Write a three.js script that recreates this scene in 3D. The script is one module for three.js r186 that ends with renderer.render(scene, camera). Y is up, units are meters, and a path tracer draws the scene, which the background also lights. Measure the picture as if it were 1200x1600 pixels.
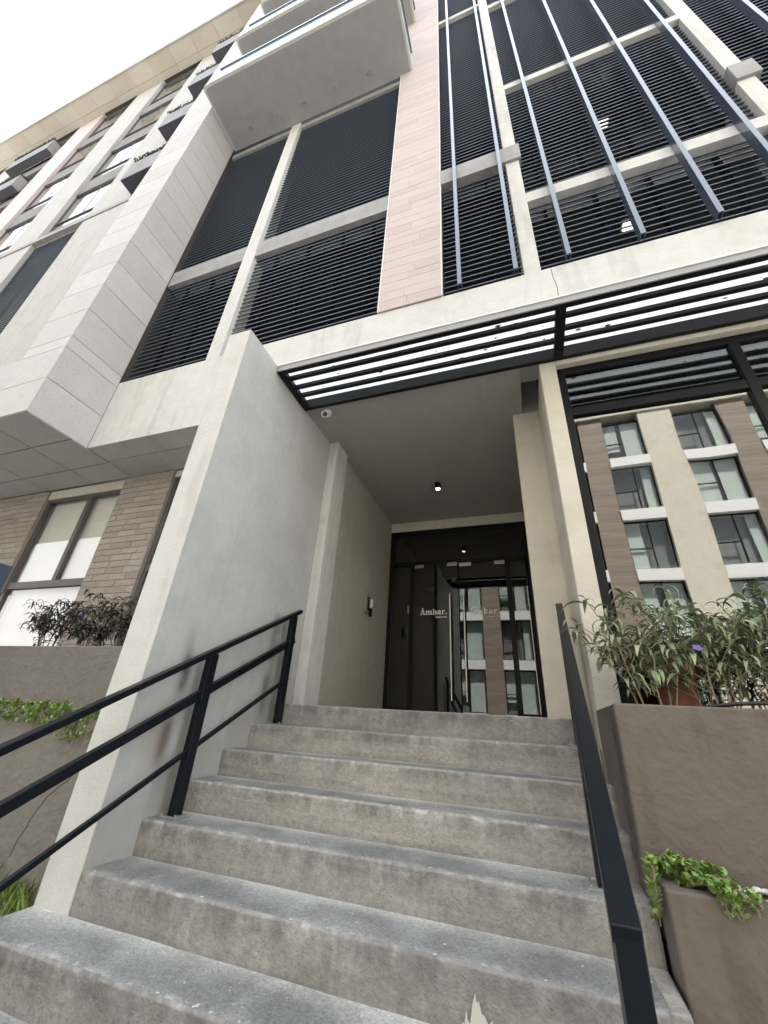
import * as THREE from 'three';
import { mergeGeometries, mergeVertices } from 'three/addons/utils/BufferGeometryUtils.js';
import { RoundedBoxGeometry } from 'three/addons/geometries/RoundedBoxGeometry.js';
import { TextGeometry } from 'three/addons/geometries/TextGeometry.js';
import { FontLoader } from 'three/addons/loaders/FontLoader.js';

// ---------------------------------------------------------------- camera, sky, sun, exposure
const scene = new THREE.Scene();
const camera = new THREE.PerspectiveCamera(103.628, 0.75, 0.05, 400);
camera.position.set(0, 1.6, 1.736);
camera.rotation.set(0.4823035, 0.3558520, 0.0647365, 'YXZ');
camera.updateMatrixWorld();

const SUN_DIR = new THREE.Vector3(0.20, 0.885, -0.44).normalize();
{
  const W = 512, H = 256, d = new Float32Array(W * H * 4);
  for (let j = 0; j < H; j++) for (let i = 0; i < W; i++) {
    const el = ((j + 0.5) / H - 0.5) * Math.PI, az = ((i + 0.5) / W - 0.5) * Math.PI * 2;
    const dir = [Math.cos(el) * Math.cos(az), Math.sin(el), Math.cos(el) * Math.sin(az)];
    const t = Math.max(0, dir[1]);
    const c = dir[0] * SUN_DIR.x + dir[1] * SUN_DIR.y + dir[2] * SUN_DIR.z;
    // thin bright haze: whitish all over, a little bluer overhead, brighter round the sun
    const haze = Math.pow(1 - t, 2.2), glow = 0.35 * Math.pow(Math.max(0, c), 6);
    const b = 0.46 + 0.10 * haze + glow;
    let r = b * (0.90 + 0.10 * haze), g = b * (0.97 + 0.02 * haze), bl = b * (1.08 - 0.08 * haze);
    if (dir[1] < 0) { r = g = bl = 0.16; }
    const o = (j * W + i) * 4; d[o] = r; d[o + 1] = g; d[o + 2] = bl; d[o + 3] = 1;
  }
  const sky = new THREE.DataTexture(d, W, H, THREE.RGBAFormat, THREE.FloatType);
  sky.mapping = THREE.EquirectangularReflectionMapping; sky.magFilter = THREE.LinearFilter; sky.needsUpdate = true;
  scene.background = sky; scene.environment = sky; scene.environmentIntensity = 1;
}
const sun = new THREE.DirectionalLight(new THREE.Color(1.0, 0.95, 0.86), 5.0);
sun.position.copy(SUN_DIR).multiplyScalar(80); sun.castShadow = true; sun.shadow.radius = 4;
sun.shadow.mapSize.set(2048, 2048);
Object.assign(sun.shadow.camera, { left: -40, right: 40, top: 40, bottom: -40, near: 1, far: 200 });
scene.add(sun); scene.add(sun.target);

const renderer = new THREE.WebGLRenderer({ antialias: true });
renderer.toneMapping = THREE.LinearToneMapping;
renderer.toneMappingExposure = 5.2;
renderer.shadowMap.enabled = true;

// ---------------------------------------------------------------- random, noise, textures
function rng(seed) { let a = seed >>> 0; return () => { a = (a + 0x6d2b79f5) | 0; let t = Math.imul(a ^ (a >>> 15), 1 | a); t = (t + Math.imul(t ^ (t >>> 7), 61 | t)) ^ t; return ((t ^ (t >>> 14)) >>> 0) / 4294967296; }; }
const PERM = new Float32Array(65536); { const r = rng(77); for (let i = 0; i < 65536; i++) PERM[i] = r(); }
const hash = (x, y, s) => PERM[(Math.imul(x, 73856093) ^ Math.imul(y, 19349663) ^ Math.imul(s, 83492791)) >>> 8 & 65535];
function vnoise(x, y, px, py, s) {            // value noise, period px by py
  const xi = Math.floor(x), yi = Math.floor(y), fx = x - xi, fy = y - yi;
  const u = fx * fx * (3 - 2 * fx), v = fy * fy * (3 - 2 * fy);
  const m = (a, p) => ((a % p) + p) % p;
  const x0 = m(xi, px), x1 = m(xi + 1, px), y0 = m(yi, py), y1 = m(yi + 1, py);
  const a = hash(x0, y0, s), b = hash(x1, y0, s), c = hash(x0, y1, s), d = hash(x1, y1, s);
  return (a + (b - a) * u) * (1 - v) + (c + (d - c) * u) * v;
}
function fbm(u, v, fx, fy, oct, s) { let a = 0.5, t = 0, n = 0; for (let i = 0; i < oct; i++) { t += a * vnoise(u * fx, v * fy, fx, fy, s + i); n += a; a *= 0.55; fx *= 2; fy *= 2; } return t / n; }
const clamp = (x, a = 0, b = 1) => Math.min(b, Math.max(a, x));
const smooth = (a, b, x) => { const t = clamp((x - a) / (b - a)); return t * t * (3 - 2 * t); };
const toS = (x) => 255 * (x <= 0.0031308 ? 12.92 * x : 1.055 * Math.pow(x, 1 / 2.4) - 0.055);
function tex(n, m, metres, f, srgb = true) {   // f(u,v) -> [r,g,b] linear, or a number for data maps
  const d = new Uint8Array(n * m * 4);
  for (let j = 0; j < m; j++) for (let i = 0; i < n; i++) {
    const c = f((i + 0.5) / n, (j + 0.5) / m), o = (j * n + i) * 4;
    for (let k = 0; k < 3; k++) { const x = clamp(typeof c === 'number' ? c : c[k]); d[o + k] = srgb ? toS(x) : x * 255; }
    d[o + 3] = 255;
  }
  const t = new THREE.DataTexture(d, n, m, THREE.RGBAFormat);
  t.colorSpace = srgb ? THREE.SRGBColorSpace : THREE.NoColorSpace;
  t.wrapS = t.wrapT = THREE.RepeatWrapping; t.magFilter = THREE.LinearFilter; t.minFilter = THREE.LinearMipmapLinearFilter; t.generateMipmaps = true;
  const [w, h] = Array.isArray(metres) ? metres : [metres, metres];
  t.repeat.set(1 / w, 1 / h); t.needsUpdate = true;
  return t;
}
const mul = (c, k) => [c[0] * k, c[1] * k, c[2] * k];
const mix3 = (a, b, t) => [a[0] + (b[0] - a[0]) * t, a[1] + (b[1] - a[1]) * t, a[2] + (b[2] - a[2]) * t];

const bumpFine = tex(512, 512, 0.6, (u, v) => 0.6 * fbm(u, v, 24, 24, 4, 3) + 0.4 * fbm(u, v, 90, 90, 2, 9), false);
const bumpTrowel = tex(512, 512, 1.3, (u, v) => { const w = fbm(u, v, 6, 6, 3, 21); return 0.5 * fbm(u + 0.08 * w, v + 0.2 * w, 7, 26, 4, 31) + 0.5 * fbm(u, v, 40, 40, 3, 33); }, false);
const glassWave = tex(256, 256, 3.0, (u, v) => fbm(u, v, 5, 4, 2, 51), false);
function plaster(seed, base, dirt, amount, metres) {
  return tex(512, 512, metres, (u, v) => {
    const a = fbm(u, v, 4, 4, 5, seed), b = fbm(u, v, 30, 30, 3, seed + 7), s = fbm(u, v, 24, 3, 4, seed + 13);
    const k = clamp(smooth(0.45, 0.8, a) * 0.6 + smooth(0.55, 0.8, s) * 0.5) * amount;
    return mul(mix3(base, dirt, k), 0.93 + 0.14 * b);
  });
}
const T = {
  white: plaster(101, [0.575, 0.57, 0.548], [0.42, 0.41, 0.38], 0.75, 3.1),
  grey: plaster(131, [0.50, 0.50, 0.495], [0.40, 0.40, 0.395], 0.5, 2.7),
  cream: plaster(151, [0.60, 0.56, 0.48], [0.47, 0.43, 0.35], 0.6, 2.3),
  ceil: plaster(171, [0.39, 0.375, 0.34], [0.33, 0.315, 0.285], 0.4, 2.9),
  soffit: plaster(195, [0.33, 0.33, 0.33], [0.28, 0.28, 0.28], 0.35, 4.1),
  slab: plaster(191, [0.34, 0.335, 0.33], [0.26, 0.255, 0.25], 0.8, 1.9),
  beige: plaster(211, [0.43, 0.42, 0.39], [0.34, 0.33, 0.305], 0.8, 2.3),
  brown: plaster(231, [0.140, 0.117, 0.099], [0.098, 0.082, 0.070], 0.95, 1.3),
  brownGrey: plaster(241, [0.185, 0.168, 0.152], [0.145, 0.13, 0.118], 0.7, 1.9),
  stone: tex(512, 512, 1.1, (u, v) => { const a = fbm(u, v, 5, 9, 5, 251), b = fbm(u, v, 60, 60, 2, 259), p = smooth(0.70, 0.76, vnoise(u * 90, v * 90, 90, 90, 5)); return mul([0.53, 0.51, 0.50], 0.90 + 0.12 * a + 0.08 * b - 0.10 * p); }),
  plank: tex(512, 512, [0.9, 0.7], (u, v) => { const g = fbm(u, v, 3, 40, 5, 271), h = fbm(u, v, 2, 9, 3, 277); return mul(mix3([0.485, 0.405, 0.385], [0.53, 0.455, 0.435], g), 0.94 + 0.10 * h); }),
  eave: tex(256, 256, 1.4, (u, v) => { const a = fbm(u, v, 3, 4, 4, 291); return mul([0.48, 0.445, 0.39], 0.92 + 0.16 * a); }),
  riser: tex(1024, 1024, [2.9, 2.1], (u, v) => {
    const a = fbm(u, v, 7, 6, 5, 311), s = fbm(u, v, 64, 5, 4, 317), f = fbm(u, v, 130, 130, 2, 331), w = fbm(u, v, 16, 12, 4, 341), bl = fbm(u, v, 22, 18, 4, 349);
    const L = fbm(u, v, 3, 4, 3, 353), dn = 1 - smooth(0.25, 0.75, v);           // v: height over the flight, lower steps are dirtier
    const drip = fbm(u, v, 150, 7, 4, 357), band = fbm(u, v, 4, 40, 4, 359);
    let c = mix3([0.378, 0.358, 0.322], [0.232, 0.225, 0.211], clamp(smooth(0.40, 0.72, a) * 0.35 + smooth(0.42, 0.72, L) * 0.45 + 0.42 * dn));
    c = mix3(c, [0.19, 0.183, 0.17], smooth(0.5, 0.72, band) * 0.38);
    c = mix3(c, [0.45, 0.422, 0.375], smooth(0.54, 0.76, s) * 0.2 + smooth(0.62, 0.76, w) * 0.28);
    c = mix3(c, [0.17, 0.165, 0.155], smooth(0.56, 0.76, drip) * 0.18 + smooth(0.60, 0.78, bl) * (0.12 + 0.25 * dn));
    c = mix3(c, [0.13, 0.12, 0.11], smooth(0.76, 0.82, vnoise(u * 260, v * 200, 260, 200, 19)) * 0.25);
    return mul(c, 0.82 + 0.36 * f);
  }),
  tread: tex(1024, 512, [1.9, 0.95], (u, v) => {
    const a = fbm(u, v, 9, 5, 5, 361), f = fbm(u, v, 220, 110, 2, 367), g = vnoise(u * 340, v * 170, 340, 170, 373);
    const bg = fbm(u, v, 4, 3, 3, 383); let c = mix3([0.195, 0.194, 0.188], [0.335, 0.333, 0.322], smooth(0.25, 0.75, 0.5 * a + 0.5 * bg));
    c = mul(c, 0.70 + 0.6 * f); c = mix3(c, [0.10, 0.10, 0.11], smooth(0.8, 0.9, g) * 0.5); c = mix3(c, [0.62, 0.62, 0.60], smooth(0.95, 0.985, vnoise(u * 150, v * 75, 150, 75, 379)) * 0.7);
    return c;
  }),
  brick: tex(512, 512, [0.7, 0.5], (u, v) => { const a = fbm(u, v, 5, 10, 5, 391), f = fbm(u, v, 70, 50, 3, 397); return mul(mix3([0.38, 0.345, 0.315], [0.32, 0.285, 0.26], a), 0.82 + 0.36 * f); }),
  wood: tex(512, 512, [2.6, 1.2], (u, v) => { const g = fbm(u, v, 3, 34, 5, 411), h = fbm(u, v, 2, 12, 3, 419); return mul(mix3([0.15, 0.118, 0.093], [0.30, 0.25, 0.21], g), 0.8 + 0.4 * h); }),
  road: tex(256, 256, 2.2, (u, v) => mul([0.10, 0.10, 0.098], 0.7 + 0.6 * fbm(u, v, 40, 40, 3, 431))),
  pave: tex(256, 256, 2.0, (u, v) => mul([0.33, 0.32, 0.30], 0.75 + 0.5 * fbm(u, v, 12, 12, 5, 441))),
  soil: tex(256, 256, 0.7, (u, v) => mul([0.09, 0.065, 0.045], 0.5 + 1.0 * fbm(u, v, 24, 24, 4, 451))),
  terra: tex(256, 256, 0.5, (u, v) => mul([0.24, 0.10, 0.06], 0.75 + 0.5 * fbm(u, v, 6, 8, 4, 461))),
};
// the side of the entrance wall: grey paint, with the dark rub marks that the handrail posts have left
T.fin = tex(1024, 1024, [1.84, 4.93], (u, v) => {
  const z = -2.14 + u * 1.84, y = v * 4.93;
  const a = fbm(u, v, 5, 12, 5, 501), b = fbm(u, v, 60, 160, 2, 507), s = fbm(u, v, 40, 6, 4, 511), w = fbm(u, v, 14, 36, 4, 521);
  let c = mul(mix3([0.455, 0.462, 0.448], [0.385, 0.392, 0.378], smooth(0.4, 0.75, a) * 0.6 + smooth(0.6, 0.8, s) * 0.3), 0.95 + 0.1 * b);
  const mark = (z0, y0, y1, wd, k) => { const q = smooth(y0 - 0.12, y0 + 0.06, y) * (1 - smooth(y1 - 0.05, y1 + 0.14, y)); const dz = (z - z0) / wd; return k * q * Math.exp(-dz * dz) * (0.35 + 0.9 * w); };
  let m = mark(-0.60, 1.34, 1.52, 0.05, 0.9) + mark(-0.63, 1.72, 1.90, 0.05, 1.0) + mark(-0.68, 1.06, 1.25, 0.07, 0.35) + mark(-0.60, 2.0, 2.1, 0.05, 0.35)
    + mark(-1.60, 1.62, 1.86, 0.045, 0.9) + mark(-1.60, 2.1, 2.4, 0.045, 0.55) + mark(-1.66, 1.56, 2.4, 0.06, 0.4);
  c = mix3(c, [0.10, 0.10, 0.10], clamp(m * 1.15));
  c = mix3(c, [0.30, 0.24, 0.15], clamp(mark(-0.56, 1.30, 1.62, 0.10, 0.4)));
  const st = 0.682 + 0.1707 * Math.max(1, Math.ceil(-z / 0.3)); // splash line that follows the steps
  c = mix3(c, [0.33, 0.32, 0.29], (1 - smooth(st, st + 0.10 + 0.1 * w, y)) * 0.5);
  return c;
});
T.fin.wrapS = T.fin.wrapT = THREE.ClampToEdgeWrapping; T.fin.repeat.set(1, 1);

const std = (o) => new THREE.MeshStandardMaterial({ roughness: 0.85, ...o });
const phys = (o) => new THREE.MeshPhysicalMaterial(o);
const M = {
  white: std({ map: T.white, bumpMap: bumpFine, bumpScale: 0.003 }),
  grey: std({ map: T.grey, bumpMap: bumpFine, bumpScale: 0.004 }),
  fin: std({ map: T.fin, roughness: 0.8 }),
  cream: std({ map: T.cream, bumpMap: bumpFine, bumpScale: 0.003 }),
  ceil: std({ map: T.ceil, bumpMap: bumpFine, bumpScale: 0.002 }),
  slab: std({ map: T.slab, bumpMap: bumpFine, bumpScale: 0.003 }),
  beige: std({ map: T.beige, bumpMap: bumpFine, bumpScale: 0.003 }),
  brownGrey: std({ map: T.brownGrey, bumpMap: bumpTrowel, bumpScale: 0.009 }),
  brown: std({ map: T.brown, bumpMap: bumpTrowel, bumpScale: 0.008 }),
  stone: std({ map: T.stone, bumpMap: bumpFine, bumpScale: 0.001, roughness: 0.75 }), stone2: std({ map: T.stone, color: 0xfaf9f8, roughness: 0.75 }), stone3: std({ map: T.stone, color: 0xf5f4f4, roughness: 0.75 }),
  plank: std({ map: T.plank, roughness: 0.7 }), plank2: std({ map: T.plank, color: 0xfcfafa, roughness: 0.7 }), plank3: std({ map: T.plank, color: 0xf8f5f5, roughness: 0.7 }),
  eave: std({ map: T.eave, roughness: 0.7 }), eave2: std({ map: T.eave, color: 0xf8f5f2, roughness: 0.7 }),
  riser: std({ map: T.riser, color: 0xf4f3f3, bumpMap: bumpFine, bumpScale: 0.006, vertexColors: true, roughness: 0.9 }),
  tread: std({ map: T.tread, bumpMap: bumpFine, bumpScale: 0.008, vertexColors: true, roughness: 0.8 }),
  concrete: std({ map: T.riser, bumpMap: bumpFine, bumpScale: 0.006, roughness: 0.9 }),
  brick: [0xffffff, 0xf4f0ed, 0xfaf5f2, 0xece6e2].map((c) => std({ map: T.brick, color: c, bumpMap: bumpFine, bumpScale: 0.006 })),
  mortar: std({ color: new THREE.Color(0.34, 0.31, 0.28) }),
  joint: std({ color: new THREE.Color(0.05, 0.045, 0.04) }),
  wood: std({ map: T.wood, roughness: 0.7 }),
  road: std({ map: T.road, roughness: 0.95 }), pave: std({ map: T.pave, roughness: 0.95 }), soil: std({ map: T.soil, roughness: 1 }),
  terra: std({ map: T.terra, roughness: 0.85 }),
  black: phys({ color: new THREE.Color(0.005, 0.0055, 0.007), roughness: 0.45, specularIntensity: 0.4 }),
  blackMatt: phys({ color: new THREE.Color(0.006, 0.006, 0.007), roughness: 0.5, specularIntensity: 0.5 }),
  rail: phys({ color: new THREE.Color(0.004, 0.005, 0.008), roughness: 0.36, specularIntensity: 0.6, specularColor: new THREE.Color(0.8, 0.9, 1.0) }),
  finSteel: phys({ color: new THREE.Color(0.045, 0.060, 0.088), roughness: 0.3, clearcoat: 1, clearcoatRoughness: 0.12 }),
  slat: phys({ vertexColors: true, roughness: 0.42, clearcoat: 0.25, clearcoatRoughness: 0.2, specularIntensity: 0.6 }),
  zinc: std({ color: new THREE.Color(0.30, 0.30, 0.30), roughness: 0.5, metalness: 0.3 }),
  frameGrey: std({ color: new THREE.Color(0.085, 0.08, 0.078), roughness: 0.5 }),
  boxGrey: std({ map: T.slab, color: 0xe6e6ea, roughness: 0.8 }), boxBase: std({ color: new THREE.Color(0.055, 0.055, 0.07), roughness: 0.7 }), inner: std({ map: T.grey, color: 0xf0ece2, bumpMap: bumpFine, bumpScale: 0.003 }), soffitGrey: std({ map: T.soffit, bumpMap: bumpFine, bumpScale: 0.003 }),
  roomGrey: std({ color: new THREE.Color(0.17, 0.185, 0.18), roughness: 0.9 }),
  dark: std({ color: new THREE.Color(0.012, 0.012, 0.012), roughness: 0.9 }),
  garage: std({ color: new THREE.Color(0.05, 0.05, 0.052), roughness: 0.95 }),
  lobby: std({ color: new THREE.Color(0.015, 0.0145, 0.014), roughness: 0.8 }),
  steel: std({ color: new THREE.Color(0.62, 0.60, 0.58), roughness: 0.22, metalness: 1 }),
  blind: std({ color: new THREE.Color(0.68, 0.68, 0.63), roughness: 0.9 }),
  blindGrey: std({ color: new THREE.Color(0.20, 0.19, 0.18), roughness: 0.9 }),
  blindMid: std({ color: new THREE.Color(0.30, 0.31, 0.32), roughness: 0.9 }), spandrel: std({ map: T.slab, color: 0xd0cdc8 }),
  curtain: std({ color: new THREE.Color(0.50, 0.58, 0.54), roughness: 0.95 }),
  pink: std({ color: new THREE.Color(0.55, 0.22, 0.27), roughness: 0.9 }),
  glass: phys({ color: 0xffffff, transmission: 1, thickness: 0, roughness: 0.0, ior: 1.52 }),
  doorGlass: phys({ color: new THREE.Color(0.45, 0.47, 0.46), transmission: 1, thickness: 0, roughness: 0.0, ior: 1.85 }),
  storeGlass: phys({ bumpMap: glassWave, bumpScale: 0.0016, color: new THREE.Color(0.40, 0.42, 0.41), transmission: 1, thickness: 0, roughness: 0.0, ior: 2.4 }),
  railGlass: phys({ color: new THREE.Color(0.82, 0.93, 0.91), transmission: 0.75, thickness: 0, roughness: 0.12, ior: 1.6 }),
  farGlass: phys({ color: new THREE.Color(0.05, 0.06, 0.06), roughness: 0.03, ior: 1.7 }),
  canopyGlass: phys({ color: new THREE.Color(0.97, 0.985, 0.99), transmission: 0.88, thickness: 0, roughness: 1, ior: 1.3 }),
  cap: std({ color: new THREE.Color(0.72, 0.72, 0.71), roughness: 0.5 }),
  letter: std({ color: new THREE.Color(0.88, 0.86, 0.82), roughness: 0.6, side: THREE.DoubleSide }),
  camWhite: std({ color: new THREE.Color(0.75, 0.75, 0.73), roughness: 0.35 }),
  lens: phys({ color: new THREE.Color(0.008, 0.008, 0.01), roughness: 0.06, clearcoat: 1 }),
  screen: std({ color: new THREE.Color(0.42, 0.41, 0.38), roughness: 0.35 }),
  blue: std({ color: new THREE.Color(0.06, 0.085, 0.12), roughness: 0.5 }),
  lampOn: std({ color: 0x222222, emissive: new THREE.Color(1, 0.93, 0.75), emissiveIntensity: 0.4 }),
  spotOn: std({ color: 0x222222, emissive: new THREE.Color(1, 0.92, 0.72), emissiveIntensity: 2.5 }),
  paintSplash: std({ color: new THREE.Color(0.52, 0.50, 0.45), roughness: 0.9 }),
  stem: std({ color: new THREE.Color(0.27, 0.22, 0.165), roughness: 0.9 }), stemDark: std({ color: new THREE.Color(0.14, 0.10, 0.075), roughness: 0.9 }),
  leafA: phys({ color: new THREE.Color(0.26, 0.31, 0.17), roughness: 0.5, transmission: 0.12, side: THREE.DoubleSide }),
  leafB: phys({ color: new THREE.Color(0.37, 0.42, 0.25), roughness: 0.5, transmission: 0.12, side: THREE.DoubleSide }),
  leafC: phys({ color: new THREE.Color(0.15, 0.19, 0.11), roughness: 0.45, transmission: 0.1, side: THREE.DoubleSide }),
  leafDark: std({ color: new THREE.Color(0.04, 0.05, 0.032), roughness: 0.6, side: THREE.DoubleSide }),
  succ: phys({ vertexColors: true, roughness: 0.45, transmission: 0.15, side: THREE.DoubleSide }),
  grass: std({ vertexColors: true, roughness: 0.7, side: THREE.DoubleSide }),
  petal: std({ color: new THREE.Color(0.16, 0.11, 0.36), roughness: 0.7, side: THREE.DoubleSide }),
  petalY: std({ color: new THREE.Color(0.62, 0.40, 0.09), roughness: 0.7, side: THREE.DoubleSide }),
  hose: std({ color: new THREE.Color(0.015, 0.015, 0.016), roughness: 0.5 }),
  pebble: std({ color: new THREE.Color(0.62, 0.60, 0.56), roughness: 0.8 }),
  hedge: std({ vertexColors: true, roughness: 0.8, side: THREE.DoubleSide }),
};

// ---------------------------------------------------------------- geometry helpers (uv in metres by the face's main direction)
function uvm(g0, ou = 0, ov = 0) {
  const g = g0.index ? g0.toNonIndexed() : g0; const p = g.attributes.position, uv = new Float32Array(p.count * 2);
  const a = new THREE.Vector3(), b = new THREE.Vector3(), c = new THREE.Vector3(), n = new THREE.Vector3();
  for (let i = 0; i < p.count; i += 3) {
    a.fromBufferAttribute(p, i); b.fromBufferAttribute(p, i + 1); c.fromBufferAttribute(p, i + 2);
    n.subVectors(b, a).cross(c.clone().sub(a));
    const x = Math.abs(n.x), y = Math.abs(n.y), z = Math.abs(n.z);
    [a, b, c].forEach((q, k) => {
      const [s, t] = x >= y && x >= z ? [q.z, q.y] : y >= z ? [q.x, q.z] : [q.x, q.y];
      uv[(i + k) * 2] = s + ou; uv[(i + k) * 2 + 1] = t + ov;
    });
  }
  g.setAttribute('uv', new THREE.BufferAttribute(uv, 2)); return g;
}
function box(x0, x1, y0, y1, z0, z1, r = 0, ou = 0, ov = 0) {
  const w = Math.abs(x1 - x0), h = Math.abs(y1 - y0), d = Math.abs(z1 - z0);
  const g = r > 0 ? new RoundedBoxGeometry(w, h, d, 1, Math.min(r, w / 2.01, h / 2.01, d / 2.01)) : new THREE.BoxGeometry(w, h, d);
  g.translate((x0 + x1) / 2, (y0 + y1) / 2, (z0 + z1) / 2);
  return uvm(g, ou, ov);
}
function merge(list) {
  const l = list.map((g) => { const k = g.index ? g.toNonIndexed() : g; for (const n of Object.keys(k.attributes)) if (!['position', 'normal', 'uv', 'color'].includes(n)) k.deleteAttribute(n); return k; });
  if (l.some((g) => g.attributes.color)) for (const g of l) if (!g.attributes.color) g.setAttribute('color', new THREE.BufferAttribute(new Float32Array(g.attributes.position.count * 3).fill(1), 3));
  return l.length > 1 ? mergeGeometries(l) : l[0];
}
function bar(a, b, w, h, r = 0.003) {        // a rectangular tube from a to b: w across (x-ish), h in the upright plane
  const A = new THREE.Vector3(...a), B = new THREE.Vector3(...b), L = A.distanceTo(B);
  const g = new RoundedBoxGeometry(w, h, L, 1, r);
  const m = new THREE.Matrix4().lookAt(A, B, new THREE.Vector3(0, 1, 0)); m.setPosition(A.clone().add(B).multiplyScalar(0.5));
  g.applyMatrix4(m); return uvm(g);
}
function tube(pts, r, rs = 5, seg) { const c = new THREE.CatmullRomCurve3(pts.map((p) => (p.isVector3 ? p : new THREE.Vector3(...p)))); return new THREE.TubeGeometry(c, seg || pts.length * 3, r, rs, false).toNonIndexed(); }
const paint = (g, c) => { const n = g.attributes.position.count, a = new Float32Array(n * 3); for (let i = 0; i < n; i++) { a[i * 3] = c[0]; a[i * 3 + 1] = c[1]; a[i * 3 + 2] = c[2]; } g.setAttribute('color', new THREE.BufferAttribute(a, 3)); return g; };

// ---------------------------------------------------------------- scene graph helpers
const taken = new Map();
function numbered(n) { const k = taken.get(n) || 0; taken.set(n, k + 1); return k ? n + '_' + String(k).padStart(3, '0') : n; }
function thing(name, label, category, at = [0, 0, 0], group) {
  const o = new THREE.Group(); o.name = numbered(name); o.position.set(...at); scene.add(o);
  o.userData = { label, category }; if (group) o.userData.group = group; return o;
}
function origin(o) { const v = new THREE.Vector3(); for (let p = o; p; p = p.parent) v.add(p.position); return v; }
function part(parent, name, geo, mat, extra) {         // geo given in world coordinates
  const g = Array.isArray(geo) ? merge(geo) : geo; const o = origin(parent); g.translate(-o.x, -o.y, -o.z);
  const m = new THREE.Mesh(g, mat); m.name = numbered(name); m.castShadow = m.receiveShadow = true; parent.add(m);
  if (extra) Object.assign(m.userData, extra); return m;
}
function sub(parent, name) { const g = new THREE.Group(); g.name = numbered(name); parent.add(g); return g; }
function solo(name, geo, mat, label, category, at = [0, 0, 0], group) {
  const g = Array.isArray(geo) ? merge(geo) : geo; g.translate(-at[0], -at[1], -at[2]);
  const m = new THREE.Mesh(g, mat); m.name = numbered(name); m.position.set(...at); m.castShadow = m.receiveShadow = true; scene.add(m);
  m.userData = { label, category }; if (group) m.userData.group = group; return m;
}
function struct(name, geo, mat, label, category) {
  const m = new THREE.Mesh(Array.isArray(geo) ? merge(geo) : geo, mat); m.name = numbered(name); m.receiveShadow = m.castShadow = true; scene.add(m);
  m.userData = { kind: 'structure', label, category }; return m;
}

// ================================================================ THE SETTING
const ST = (k) => 0.682 + 0.1707 * k, NZ = (k) => -0.3 * k;      // height and nose of step k
struct('pavement', [box(-30, 30, -0.3, 0, -1.3, 4.2)], M.pave, 'grey concrete pavement at the foot of the entrance steps', 'pavement');
struct('road', [box(-60, 60, -0.5, -0.13, 4.2, 11.2)], M.road, 'dark asphalt road between the two apartment buildings', 'road');
struct('far_pavement', [box(-60, 60, -0.5, 0, 11.2, 40)], M.pave, 'pavement on the far side of the road, below the mirrored apartment building', 'pavement');
struct('ground', [box(-150, 150, -1.2, -0.55, -150, 150)], M.pave, 'bare ground sheet reaching the horizon below the street', 'ground');

// ================================================================ THE APARTMENT BUILDING
const B = thing('apartment_building', 'pale apartment building with louvred parking floors, stone clad bay and recessed glass entrance', 'apartment building', [-2, 0, -1.41]);
const ZF = -1.41;
// --- white beam under the louvres, columns, slab edges
part(B, 'facade_beam', [box(-5.96, 8, 4.98, 6.3, ZF - 0.35, ZF, 0.006)], M.white);
part(B, 'beam_ledge', [box(-2.26, 8, 5.0, 5.06, ZF, ZF + 0.02)], M.cap);
part(B, 'column', [box(-4.21, -3.96, 6.3, 14.35, ZF - 0.3, ZF - 0.004, 0.006)], M.white);
part(B, 'column', [box(0.375, 0.56, 6.3, 28, ZF - 0.3, ZF - 0.004, 0.006)], M.white);
part(B, 'column', [box(3.17, 3.36, 6.3, 28, ZF - 0.42, ZF - 0.004, 0.006)], M.white);
part(B, 'slab_edge', [box(-5.96, -4.21, 8.86, 9.30, ZF - 0.3, ZF - 0.012, 0.004)], M.slab);
part(B, 'slab_edge', [box(-3.96, -1.425, 8.86, 9.30, ZF - 0.3, ZF - 0.012, 0.004)], M.slab);
part(B, 'slab_edge', [box(-0.585, 0.595, 8.95, 9.36, ZF - 0.3, ZF + 0.035, 0.004)], M.slab);
part(B, 'slab_edge', [box(3.16, 3.43, 8.97, 9.36, ZF - 0.5, ZF + 0.035, 0.004)], M.slab);
part(B, 'crossbeam', [box(0.56, 3.17, 7.80, 8.02, ZF - 0.28, ZF - 0.006, 0.005)], M.white);
part(B, 'crossbeam', [box(0.56, 3.17, 11.53, 11.71, ZF - 0.28, ZF - 0.006, 0.005)], M.white);
part(B, 'crossbeam', [box(-0.585, 0.375, 16.72, 16.88, ZF - 0.28, ZF - 0.006, 0.005)], M.white);
part(B, 'crossbeam', [box(0.56, 3.17, 16.2, 16.4, ZF - 0.28, ZF - 0.006, 0.005)], M.white);
{ const ln = (pts) => tube(pts.map(([x, y]) => [x, y, ZF + 0.0005]), 0.003, 4, 24);
  part(B, 'hairline_crack', ln([[0.30, 5.42], [0.45, 5.425], [0.60, 5.42], [0.80, 5.424], [1.0, 5.42]]), M.joint);
  part(B, 'hairline_crack', ln([[0.66, 6.28], [0.665, 6.1], [0.68, 5.95], [0.675, 5.8], [0.68, 5.7]]), M.joint);
  part(B, 'hairline_crack', ln([[-3.72, 6.0], [-3.70, 5.75], [-3.735, 5.5], [-3.72, 5.2], [-3.73, 5.0]]), M.joint); }
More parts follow.
